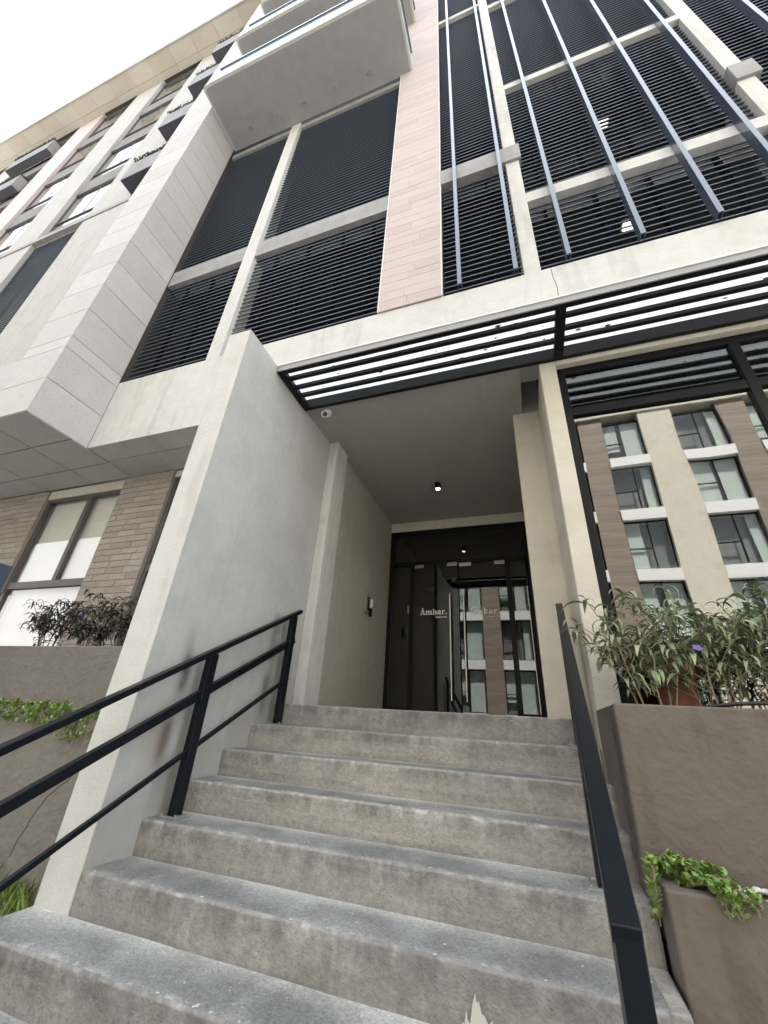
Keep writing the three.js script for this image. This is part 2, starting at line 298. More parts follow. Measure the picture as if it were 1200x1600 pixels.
// --- the parking floors behind the louvres: dark hollow rooms with slabs
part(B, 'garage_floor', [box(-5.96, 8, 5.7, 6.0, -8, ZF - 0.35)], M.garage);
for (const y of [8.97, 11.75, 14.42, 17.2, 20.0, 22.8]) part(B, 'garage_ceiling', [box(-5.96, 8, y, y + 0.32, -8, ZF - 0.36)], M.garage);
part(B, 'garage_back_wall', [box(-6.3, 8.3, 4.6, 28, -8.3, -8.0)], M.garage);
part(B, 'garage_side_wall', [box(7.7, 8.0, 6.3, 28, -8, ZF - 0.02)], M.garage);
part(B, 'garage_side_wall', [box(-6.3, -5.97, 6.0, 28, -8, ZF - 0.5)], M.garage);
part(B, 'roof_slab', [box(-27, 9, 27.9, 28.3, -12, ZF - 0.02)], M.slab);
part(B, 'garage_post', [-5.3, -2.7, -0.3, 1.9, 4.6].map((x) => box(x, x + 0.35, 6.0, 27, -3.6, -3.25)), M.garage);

// --- pink plank cladding between the louvre bays
{
  part(B, 'plank_backing', [box(-1.42, -0.595, 6.3, 28, ZF - 0.3, ZF + 0.004)], M.joint);
  const r = rng(5); let y = 6.30;
  const mats = [M.plank, M.plank, M.plank2, M.plank3];
  while (y < 22) {
    const h = 0.185 + (r() < 0.2 ? -0.05 : 0), sp = r(), cut = -1.42 + 0.825 * (0.4 + 0.25 * r());
    const put = (a, b) => part(B, 'plank', box(a, b, y, y + h - 0.004, ZF + 0.005, ZF + 0.022 + 0.002 * r(), 0.0015, r() * 9, r() * 9), mats[Math.floor(r() * 4)]);
    if (sp < 0.55) put(-1.42, -0.595); else { put(-1.42, cut - 0.0015); put(cut + 0.0015, -0.595); }
    y += h;
  }
  part(B, 'plank_trim', [box(-0.594, -0.580, 6.3, 28, ZF - 0.03, ZF + 0.028)], M.cap);
  part(B, 'plank_trim', [box(-1.434, -1.421, 6.3, 28, ZF - 0.03, ZF + 0.028)], M.cap);
}

// --- louvre screens: dark blades, sky light on the front lip painted in as a paler colour
const PITCH = 0.1068;
const slatShape = new Map();
function slatGeo(w) {                                  // one blade, its lip at z = 0, centred in x
  const key = w.toFixed(3); if (slatShape.has(key)) return slatShape.get(key);
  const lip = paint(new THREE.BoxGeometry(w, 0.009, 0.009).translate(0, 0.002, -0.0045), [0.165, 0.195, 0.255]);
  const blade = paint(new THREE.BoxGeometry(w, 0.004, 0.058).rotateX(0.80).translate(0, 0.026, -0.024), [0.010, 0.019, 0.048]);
  const g = merge([lip, blade]); slatShape.set(key, g); return g;
}
let slatCount = 0;
function louvres(x0, x1, y0, y1, zf, keep, stiles) {
  const s = sub(B, 'louvre_screen'); const o = origin(s); const far = [];
  for (let y = y0 + 0.055; y < y1 - 0.02; y += PITCH) {
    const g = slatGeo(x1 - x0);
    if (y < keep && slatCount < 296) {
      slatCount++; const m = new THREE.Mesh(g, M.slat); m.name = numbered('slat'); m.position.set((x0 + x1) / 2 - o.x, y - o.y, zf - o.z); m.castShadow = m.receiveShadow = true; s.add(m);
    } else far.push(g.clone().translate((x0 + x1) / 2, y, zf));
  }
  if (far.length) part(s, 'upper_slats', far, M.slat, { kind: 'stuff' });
  const st = []; for (const x of stiles) st.push(box(x, x + 0.045, y0, y1, zf - 0.13, zf - 0.075));
  if (st.length) part(s, 'stile', st, M.black);
  return s;
}
const ZL = ZF - 0.075;
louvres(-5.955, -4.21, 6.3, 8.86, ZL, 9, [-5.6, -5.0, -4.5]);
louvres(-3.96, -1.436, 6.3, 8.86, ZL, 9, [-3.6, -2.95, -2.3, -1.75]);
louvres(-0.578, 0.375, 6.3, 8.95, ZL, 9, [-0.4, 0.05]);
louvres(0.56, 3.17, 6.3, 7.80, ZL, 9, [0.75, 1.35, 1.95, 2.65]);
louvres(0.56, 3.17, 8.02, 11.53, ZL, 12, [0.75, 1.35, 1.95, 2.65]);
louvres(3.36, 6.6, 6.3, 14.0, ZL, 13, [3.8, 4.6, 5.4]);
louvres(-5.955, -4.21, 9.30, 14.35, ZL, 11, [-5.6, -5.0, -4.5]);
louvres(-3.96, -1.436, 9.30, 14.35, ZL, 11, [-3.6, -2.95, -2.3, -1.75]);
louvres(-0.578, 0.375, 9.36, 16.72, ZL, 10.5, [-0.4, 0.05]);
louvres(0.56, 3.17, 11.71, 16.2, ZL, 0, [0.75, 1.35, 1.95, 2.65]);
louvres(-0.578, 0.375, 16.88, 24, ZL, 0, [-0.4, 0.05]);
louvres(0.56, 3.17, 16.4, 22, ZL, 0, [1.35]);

// --- tall hollow steel fins in front of the right hand louvres
{
  const hollow = (x) => { const w = 0.05, d = 0.10, t = 0.006, y0 = 6.315, y1 = 24, z1 = ZF + d, z0 = ZF + 0.002;
    return [box(x, x + w, y0, y1, z1 - t, z1), box(x, x + t, y0, y1, z0, z1 - t), box(x + w - t, x + w, y0, y1, z0, z1 - t), box(x + t, x + w - t, y0 + 0.25, y1, z0, z0 + t)]; };
  for (const x of [-0.383, 0.262, 0.823, 1.545, 2.225, 2.865, 3.76, 4.5]) part(B, 'steel_fin', hollow(x), M.finSteel);
}

// --- stone clad bay: panels with dark joints, each its own piece
{
  const XB = -5.96, ZB = -0.55, XL = -6.92;
  part(B, 'bay_core', [box(XL + 0.02, XB - 0.02, 5.0, 28, -2.2, ZB - 0.02), box(-27, XB - 0.02, 5.0, 6.20, -2.2, ZB - 0.02)], M.joint);
  const rows = [4.98, 5.582, 6.205, 6.435]; while (rows[rows.length - 1] < 27) rows.push(rows[rows.length - 1] + 0.618);
  const mats = [M.stone, M.stone2, M.stone3]; const r = rng(11); const J = 0.009;
  for (let i = 0; i + 1 < rows.length; i++) {
    const a = rows[i] + (i ? J / 2 : 0), b = rows[i + 1] - J / 2;
    part(B, 'cladding_panel', box(XB - 0.02, XB, a, b, ZF + 0.003, ZB - 0.021, 0.0015, r() * 5, r() * 5), mats[Math.floor(r() * 3)]);
    part(B, 'cladding_panel', box(XL, XB, a, b, ZB - 0.02, ZB, 0.0015, r() * 5, r() * 5), mats[Math.floor(r() * 3)]);
    if (i < 2) for (let k = 0; k < 6; k++) part(B, 'cladding_panel', box(XL - (k + 1) * 1.135 + J, XL - k * 1.135 - J / 2, a, b, ZB - 0.02, ZB, 0.0015, r() * 5, r() * 5), mats[Math.floor(r() * 3)]);
    else if (i < 15) part(B, 'cladding_panel', box(XL, XL + 0.02, a, b, ZF, ZB - 0.021, 0, r() * 5), M.stone2);
  }
  // soffit of the bay: square panels
  const zs = [ZB - 0.004, -1.172, -1.785, -2.21];
  const xs = [XB, -6.82, -7.955, -9.09, -10.225, -11.36, -12.5];
  for (let i = 0; i + 1 < xs.length; i++) for (let k = 0; k < 3; k++) part(B, 'soffit_panel', box(xs[i + 1] + J, xs[i] - J, 4.97, 4.985, zs[k + 1] + J, zs[k] - J, 0.0015, r() * 5, r() * 5), i % 2 ? M.stone2 : M.stone);
  part(B, 'soffit_joint', [box(-12.5, XB - 0.021, 4.986, 4.999, -2.21, ZB - 0.025)], M.joint);
  part(B, 'beam_soffit', [box(XB + 0.003, -2.3, 4.975, 4.999, -2.21, ZF - 0.36)], M.grey);
}

// --- ground floor on the left: brick piers and a window
{
  const r = rng(23); const ZBk = -2.22;
  const pier = (x0, x1, y0, y1) => {
    part(B, 'brick_pier', [box(x0, x1, y0, y1, ZBk - 0.25, ZBk - 0.008)], M.mortar);
    const rh = 0.0985; let row = 0;
    for (let y = y0; y < y1 - 0.02; y += rh, row++) {
      let x = x0 + 0.002 - (row % 2 ? 0.17 : 0) - (row % 3 ? 0 : 0.08);
      while (x < x1 - 0.01) {
        const L = 0.29 + 0.12 * r(), a = Math.max(x, x0 + 0.001), b = Math.min(x + L, x1 - 0.001); x += L + 0.007;
        if (b - a < 0.03) continue;
        part(B, 'brick', box(a, b, y + 0.001, Math.min(y + rh - 0.007, y1), ZBk - 0.02, ZBk + 0.002 + 0.004 * r(), 0.002, r() * 5, r() * 5), M.brick[Math.floor(r() * 4)]);
      }
    }
  };
  pier(-6.10, -5.05, 1.9, 4.97); pier(-9.3, -7.93, 3.1, 4.97);
  part(B, 'window_head', [box(-7.93, -6.10, 4.80, 4.97, ZBk - 0.2, ZBk - 0.03)], M.cream);
  const frame = (x0, x1, y0, y1, mid, ymid) => {
    const w = sub(B, 'window'); const z0 = ZBk - 0.12, z1 = ZBk - 0.05, f = 0.06;
    part(w, 'frame', [box(x0, x0 + f, y0, y1, z0, z1, 0.003), box(x1 - f, x1, y0, y1, z0, z1, 0.003), box(x0 + f, x1 - f, y1 - f, y1, z0, z1, 0.003), box(x0 + f, x1 - f, y0, y0 + f, z0, z1, 0.003),
      box(x0 + f, x1 - f, ymid - 0.055, ymid + 0.055, z0, z1, 0.003), box(mid - 0.045, mid + 0.045, ymid + 0.055, y1 - f, z0, z1 + 0.004, 0.003)], M.frameGrey);
    part(w, 'pane', [box(x0 + f, x1 - f, y0 + f, y1 - f, ZBk - 0.092, ZBk - 0.086)], M.glass);
    part(w, 'blind', [box(x0 + f, mid - 0.01, ymid + 0.04, y1, ZBk - 0.17, ZBk - 0.165), box(mid + 0.01, x1 - f, ymid + 0.04, y1, ZBk - 0.17, ZBk - 0.165), box(x0 + f, x1 - f, y0, ymid - 0.01, ZBk - 0.17, ZBk - 0.165)], M.blind);
  };
  frame(-7.93, -6.101, 1.9, 4.80, -6.85, 3.21);
  frame(-5.049, -3.4, 1.9, 4.86, -4.2, 3.35);
  part(B, 'room_wall', [box(-14, -2.55, 0, 4.97, -2.7, -2.42), box(-14, -9.3, 0, 4.97, -2.42, ZBk - 0.02), box(-3.4, -2.52, 0, 4.97, -2.42, ZBk)], M.grey);
  part(B, 'window_head', [box(-5.049, -3.4, 4.86, 4.97, ZBk - 0.2, ZBk - 0.03)], M.cream);
}

// --- left wing: beige piers, window columns, louvres, flower boxes, eave
{
  part(B, 'wing_wall', [box(-27, -6.94, 5.0, 27.9, -12, -1.95)], M.beige);
  part(B, 'pier', [box(-11.3, -9.42, 6.0, 14.28, -1.95, ZF, 0.005)], M.beige);
  part(B, 'pier', [box(-11.28, -9.58, 14.45, 27.6, -1.95, ZF, 0.005)], M.beige);
  part(B, 'pier', [box(-15.1, -13.55, 6.0, 14.28, -1.95, ZF, 0.005)], M.beige);
  part(B, 'pier', [box(-15.1, -13.5, 14.45, 27.6, -1.95, ZF, 0.005)], M.beige);
  part(B, 'plank_pier', [box(-19.0, -17.3, 6.0, 27.6, -1.95, ZF, 0.005)], M.plank);
  part(B, 'pier', [box(-24.6, -22.8, 6.0, 27.6, -1.95, ZF, 0.005)], M.beige);
  part(B, 'string_course', [box(-27, -9.42, 14.28, 14.45, -1.95, ZF + 0.03, 0.004)], M.slab);
  part(B, 'string_course', [box(-9.42, -6.93, 14.28, 14.45, -1.95, ZF - 0.1, 0.004)], M.slab);
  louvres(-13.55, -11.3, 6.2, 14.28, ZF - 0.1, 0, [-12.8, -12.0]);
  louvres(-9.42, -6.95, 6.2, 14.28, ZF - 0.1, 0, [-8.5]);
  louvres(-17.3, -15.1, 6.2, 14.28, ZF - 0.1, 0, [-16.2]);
  const heads = [17.36, 20.66, 23.92, 27.2]; const r = rng(37);
  const win = (x0, x1, yh, curtain) => {
    const w = sub(B, 'window'); const yb = yh - 2.32, f = 0.035, z0 = ZF - 0.17, z1 = ZF - 0.11, xm = (x0 + x1) / 2 + 0.1, yt = yb + 0.52;
    part(w, 'frame', [box(x0, x0 + f, yb, yh, z0, z1), box(x1 - f, x1, yb, yh, z0, z1), box(x0 + f, x1 - f, yh - f, yh, z0, z1), box(x0 + f, x1 - f, yb, yb + f, z0, z1), box(x0 + f, x1 - f, yt - 0.03, yt + 0.03, z0, z1 + 0.004), box(xm - 0.02, xm + 0.02, yt + 0.03, yh - f, z0, z1 - 0.02)], M.frameGrey);
    part(w, 'pane', [box(x0 + f, xm - 0.03, yt, yh - f, z0 + 0.03, z0 + 0.036)], M.glass);
    part(w, 'pane', [box(xm + 0.03, x1 - f, yt, yh - f, z0 + 0.03, z0 + 0.036)], M.glass);
    part(w, 'pane', [box(x0 + f, x1 - f, yb + f, yt - 0.03, z0 + 0.03, z0 + 0.036)], M.glass);
    part(w, 'blind', [curtain === 1 ? box(x0 + f, xm, yb, yh, z0 - 0.08, z0 - 0.07) : box(xm, x1 - f, yb, yh, z0 - 0.08, z0 - 0.07)], curtain === 2 ? M.blindMid : M.blindGrey);
    part(w, 'spandrel', [box(x0, x1, yb - 0.86, yb - 0.002, ZF - 0.3, ZF - 0.09, 0.004)], M.spandrel);
    part(w, 'lintel', [box(x0, x1, yh + 0.002, yh + 0.07, ZF - 0.3, ZF - 0.085, 0.004)], M.frameGrey);
  };
  heads.forEach((h, i) => { win(-13.5, -11.28, h, i === 0 ? 1 : 2); win(-17.3, -15.1, h, i === 3 ? 2 : 0); win(-22.8, -19.0, h, 2); });
  const flowerBox = (x0, x1, y, h, z1) => { const f = sub(B, 'flower_box'); part(f, 'trough', [box(x0, x1, y + 0.02, y + h, ZF, z1, 0.006)], M.boxGrey); part(f, 'base', [box(x0 + 0.01, x1 - 0.01, y, y + 0.019, ZF, z1 - 0.01)], M.boxBase); };
  [14.72, 18.05, 21.40, 24.78].forEach((y) => {
    flowerBox(-9.62, -6.95, y, 0.95, -1.05);
    part(B, 'balcony_wall', [box(-9.58, -6.95, y + 0.95, y + 3.25, -1.94, -1.85)], M.beige);
  });
  for (const y of [17.9, 21.32, 24.76]) flowerBox(-22.3, -19.26, y, 0.88, -1.12);
  const gb = sub(B, 'glass_balcony');
  part(gb, 'pane', [box(-25.3, -22.5, 22.6, 23.75, -0.80, -0.788), box(-22.5, -22.488, 22.6, 23.75, ZF, -0.80)], M.railGlass);
  part(gb, 'handrail', [box(-25.3, -22.45, 23.75, 23.81, -0.83, -0.76), box(-22.53, -22.46, 23.75, 23.81, ZF, -0.83)], M.black);
  // eave: rows of tan panels and a white fascia
  const J = 0.008;
  part(B, 'eave_core', [box(-27, -6.95, 27.62, 27.9, -1.95, -0.56)], M.joint);
  for (let k = 0; k < 15; k++) {
    const x1 = -7.68 - k * 1.2165, x0 = x1 - 1.2165 + J;
    part(B, 'eave_panel', box(x0, x1, 27.6, 27.618, -1.165, -0.585, 0, k * 0.37), k % 2 ? M.eave : M.eave2);
    part(B, 'eave_panel', box(x0, x1, 27.6, 27.618, -1.41, -1.165 - J, 0, k * 0.71), k % 3 ? M.eave2 : M.eave);
  }
  part(B, 'fascia', [box(-27, -6.95, 27.56, 28.35, -0.58, -0.52, 0.01)], M.cap);
}

// --- balconies above the left louvres
{
  const prof = (x0, x1, z0, z1, r) => { const s = new THREE.Shape(); s.moveTo(x0, -z0); s.lineTo(x1, -z0); s.lineTo(x1, -z1 + 0.02); s.lineTo(x1 - 0.02, -z1); s.lineTo(x0 + r, -z1); s.absarc(x0 + r, -z1 + r, r, -Math.PI / 2, Math.PI, true); s.lineTo(x0, -z0); return s; };
  for (const y of [14.35, 17.66, 20.97]) {
    const b = sub(B, 'balcony'); const X0 = -5.87, X1 = -1.16, Z0 = ZF + 0.002, Z1 = -0.17;
    const sl = (d, y0, h) => { const g = new THREE.ExtrudeGeometry(prof(X0 + d, X1 - d, Z0, Z1 - d, 0.09), { depth: h, bevelEnabled: false, curveSegments: 8 }); g.rotateX(-Math.PI / 2); g.translate(0, y0, 0); return uvm(g); };
    part(b, 'slab', [sl(0, y + 0.012, 0.10)], M.white);
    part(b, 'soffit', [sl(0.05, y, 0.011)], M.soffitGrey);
    part(b, 'glass_panel', [box(X0 + 0.18, X1 - 0.04, y + 0.115, y + 1.12, Z1 - 0.075, Z1 - 0.06)], M.railGlass);
    part(b, 'glass_panel', [box(X1 - 0.075, X1 - 0.06, y + 0.115, y + 1.12, Z0, Z1 - 0.08)], M.railGlass);
    part(b, 'handrail', [box(X0 + 0.14, X1 - 0.03, y + 1.121, y + 1.19, Z1 - 0.10, Z1 - 0.035, 0.004), box(X1 - 0.10, X1 - 0.035, y + 1.121, y + 1.19, Z0, Z1 - 0.101, 0.004)], M.finSteel);
    if (y < 15) part(b, 'drain_pipe', [-5.2, -4.45, -3.7, -2.9, -2.1].map((x) => { const g = new THREE.CylinderGeometry(0.018, 0.018, 0.09, 8); g.translate(x, y - 0.045, -1.12); return uvm(g.toNonIndexed()); }), M.zinc);
    part(b, 'balcony_door', [box(X0, -1.44, y + 0.115, y + 3.3, -1.95, -1.9)], M.farGlass);
    part(b, 'lintel', [box(-5.96, -1.44, y - 0.20, y - 0.002, ZF - 0.3, ZF - 0.05)], M.slab);
  }
  part(B, 'garage_side_wall', [box(-5.96, -1.44, 14.4, 28, -2.3, -1.96)], M.beige);
}

// --- entrance: ceiling, side walls, pilaster, doorway
{
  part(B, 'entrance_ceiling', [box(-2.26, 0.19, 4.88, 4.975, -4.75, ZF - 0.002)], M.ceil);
  part(B, 'entrance_wall', [box(-2.5, -2.20, 1.706, 4.88, -4.75, -2.14)], M.inner);
  part(B, 'pilaster', [box(-2.258, -2.135, 1.706, 4.879, -2.42, -2.10, 0.006)], M.white);
  part(B, 'entrance_wall', [box(0.13, 0.40, 1.706, 4.88, -4.75, -2.14, 0.008)], M.cream);
  part(B, 'slot_wall', [box(0.19, 0.40, 4.881, 6.2, -2.5, -2.14)], M.ceil);
  part(B, 'entrance_wall_face', [box(0.082, 0.36, 1.0, 4.878, -2.30, -2.138, 0.01)], M.cream);
  part(B, 'pillar', [box(0.365, 0.515, 0, 4.86, -2.137, ZF, 0.012)], M.cream);
  part(B, 'storefront_lintel', [box(0.516, 8, 4.785, 4.975, -1.8, ZF)], M.cream);
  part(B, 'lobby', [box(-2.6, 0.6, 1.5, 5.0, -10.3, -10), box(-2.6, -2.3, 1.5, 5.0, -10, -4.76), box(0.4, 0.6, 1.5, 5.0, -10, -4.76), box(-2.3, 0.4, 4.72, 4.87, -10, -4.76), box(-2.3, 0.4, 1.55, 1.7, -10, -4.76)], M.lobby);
  const zd = -4.65;
  part(B, 'door_lintel', [box(-2.20, 0.13, 4.71, 4.879, zd - 0.1, zd + 0.01)], M.cream);
  const e = sub(B, 'entrance_frame');
  const fb = (x0, x1, y0, y1) => box(x0, x1, y0, y1, zd - 0.09, zd - 0.002, 0.004);
  part(e, 'frame', [fb(-2.199, -2.13, 1.706, 4.708), fb(0.085, 0.129, 1.706, 4.708), fb(-2.13, 0.085, 4.645, 4.708), fb(-2.13, 0.085, 4.055, 4.115), fb(-1.82, -1.748, 1.706, 4.055), fb(-0.243, -0.168, 1.706, 4.055), fb(-2.13, -1.82, 1.706, 1.82), fb(-0.168, 0.085, 1.706, 1.82)], M.black);
  part(e, 'pane', [box(-2.13, 0.085, 4.115, 4.645, zd - 0.05, zd - 0.04)], M.doorGlass);
  part(e, 'pane', [box(-2.13, -1.82, 1.82, 4.055, zd - 0.05, zd - 0.04)], M.doorGlass);
  part(e, 'pane', [box(-0.168, 0.085, 1.82, 4.055, zd - 0.05, zd - 0.04)], M.doorGlass);
  const font = await new FontLoader().loadAsync('fonts/droid/droid_serif_bold.typeface.json');
  const font2 = await new FontLoader().loadAsync('fonts/droid/droid_sans_bold.typeface.json');
  const word = (f, s, width, x, y, z) => { const g = new TextGeometry(s, { font: f, size: 1, depth: 0.004, curveSegments: 4, bevelEnabled: false }); g.computeBoundingBox(); const b = g.boundingBox, k = width / (b.max.x - b.min.x); g.translate(-b.min.x, 0, 0); g.scale(k, k, 1); g.translate(x, y, z); return g; };
  const door = (x0, x1, hx, tx, mirror) => {
    const d = sub(B, 'glass_door'); const px = mirror ? x1 : x0; d.position.set(px + 2, 0, zd + 1.41);
    part(d, 'pane', [box(x0, x1, 1.72, 4.04, zd - 0.03, zd - 0.018)], M.doorGlass);
    const top = mirror ? [[x0 + 0.005, 0.20], [x1 - 0.165, 0.16]] : [[x0 + 0.005, 0.16], [x1 - 0.175, 0.17]];
    for (const [x, w] of top) part(d, 'patch_fitting', box(x, x + w, 3.99, 4.052, zd - 0.042, zd - 0.006, 0.004), M.steel);
    const hg = new THREE.CylinderGeometry(0.014, 0.014, 1.56, 14).translate(hx, 2.715, zd + 0.045);
    const posts = [2.05, 3.38].map((y) => new THREE.CylinderGeometry(0.009, 0.009, 0.07, 8).rotateX(Math.PI / 2).translate(hx, y, zd + 0.012));
    part(d, 'handle', [hg, ...posts].map((g) => uvm(g)), M.steel);
    part(d, 'lettering', [word(font, 'Âmbar.', 0.445, tx, 3.19, zd - 0.017), word(font2, 'HOMES 4 YOU', 0.19, tx + 0.255, 3.135, zd - 0.017)], M.letter);
    if (!mirror) d.rotation.y = -0.066;                       // the left leaf stands slightly open
  };
  door(-1.745, -0.999, -1.125, -1.637, false); door(-0.987, -0.246, -0.915, -0.832, true);
  part(e, 'lock', [box(-1.86, -1.83, 3.22, 3.36, zd - 0.039, zd - 0.02, 0.006)], M.zinc);
}

// --- storefront on the right
{
  const z = -1.5, s = sub(B, 'storefront'), fb = (x0, x1, y0, y1, d = 0) => box(x0, x1, y0, y1, z - 0.06, z + 0.03 + d, 0.004);
  part(s, 'frame', [fb(0.52, 0.59, 0.6, 4.784), fb(0.59, 8, 4.70, 4.784), fb(0.59, 8, 4.185, 4.275), fb(1.905, 1.975, 0.6, 4.70, 0.006), fb(3.3, 3.37, 0.6, 4.70, 0.006), fb(5.0, 5.07, 0.6, 4.70, 0.006)], M.black);
  for (const [a, b] of [[0.59, 1.905], [1.975, 3.3], [3.37, 5.0], [5.07, 8]]) {
    part(s, 'pane', [box(a, b, 4.275, 4.70, z - 0.012, z)], M.storeGlass);
    part(s, 'pane', [box(a, b, 0.6, 4.185, z - 0.012, z)], M.storeGlass);
  }
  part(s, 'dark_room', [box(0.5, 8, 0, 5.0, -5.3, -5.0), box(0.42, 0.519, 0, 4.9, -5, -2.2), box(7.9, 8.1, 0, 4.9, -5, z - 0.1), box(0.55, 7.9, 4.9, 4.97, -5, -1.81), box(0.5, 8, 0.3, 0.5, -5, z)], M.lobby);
}
renderer.setSize(768, 1024);

// ================================================================ SLATTED CANOPY
{
  const c = thing('slatted_canopy', 'black steel slatted canopy roofed with white glass above the entrance steps', 'canopy', [2.9, 4.83, -1.1]);
  const X0 = -2.25, X1 = 8, Y0 = 4.835, Y1 = 4.895, YB = 4.985;
  part(c, 'rail', [box(X0, X1, Y0, Y1, -0.832, -0.785, 0.003)], M.blackMatt);
  part(c, 'rail', [box(X0, X1, Y0, YB - 0.012, ZF + 0.004, -1.362, 0.003)], M.blackMatt);
  const SP = [[X0 + 0.07, 0.505], [0.59, 3.3], [3.385, 6.0], [6.085, X1]];
  for (const x of [X0, 0.505, 3.3, 6.0]) part(c, 'crossbar', [box(x, x + (x === X0 ? 0.07 : 0.085), Y0 - 0.002, Y1, -1.361, -0.833, 0.003)], M.blackMatt);
  for (const z of [-0.921, -1.054, -1.180]) for (const [a, b] of SP) part(c, 'slat', [box(a, b, Y0 + 0.004, Y0 + 0.048, z - 0.02, z + 0.02, 0.003)], M.blackMatt);
  part(c, 'fascia', [box(X0, X1, Y0 + 0.004, Y1 + 0.012, -0.784, -0.772)], M.zinc);
  part(c, 'flashing', [box(X0, X1, Y1 + 0.013, Y1 + 0.034, -0.80, -0.762, 0.004)], M.cap);
  { const g = new THREE.BoxGeometry(X1 - X0, 0.010, 0.62); g.rotateX(Math.atan2(0.08, 0.60)); g.translate((X0 + X1) / 2, 4.952, -1.100); part(c, 'glass_roof', uvm(g), M.canopyGlass); }
  const r = rng(91), bits = []; for (let i = 0; i < 46; i++) { const g = new THREE.IcosahedronGeometry(0.006 + 0.013 * r(), 0); g.scale(1.6, 0.35, 0.8); const zz = -1.25 + r() * 0.38; g.translate(X0 + 0.1 + r() * 5, 4.944 - (zz + 1.1) * 0.133, zz); bits.push(uvm(g)); }
  part(c, 'leaf_litter', bits, M.stemDark, { kind: 'stuff' });
}

// ================================================================ ENTRANCE WALL (the tall fin beside the steps)
{
  const w = thing('entrance_wall_fin', 'tall pale painted concrete wall standing beside the left side of the steps', 'wall', [-2.385, 0, -1.2]);
  part(w, 'core', [box(-2.515, -2.263, 0, 4.93, -2.139, -0.3, 0.008)], M.white);
  const g = new THREE.PlaneGeometry(1.836, 4.922, 1, 1); g.rotateY(Math.PI / 2); g.translate(-2.2605, 2.464, -1.2195);
  // u runs with z
  const p = g.attributes.position, uv = g.attributes.uv; for (let i = 0; i < p.count; i++) uv.setXY(i, (p.getZ(i) + 2.14) / 1.84, p.getY(i) / 4.93);
  part(w, 'painted_face', g.toNonIndexed(), M.fin);
}

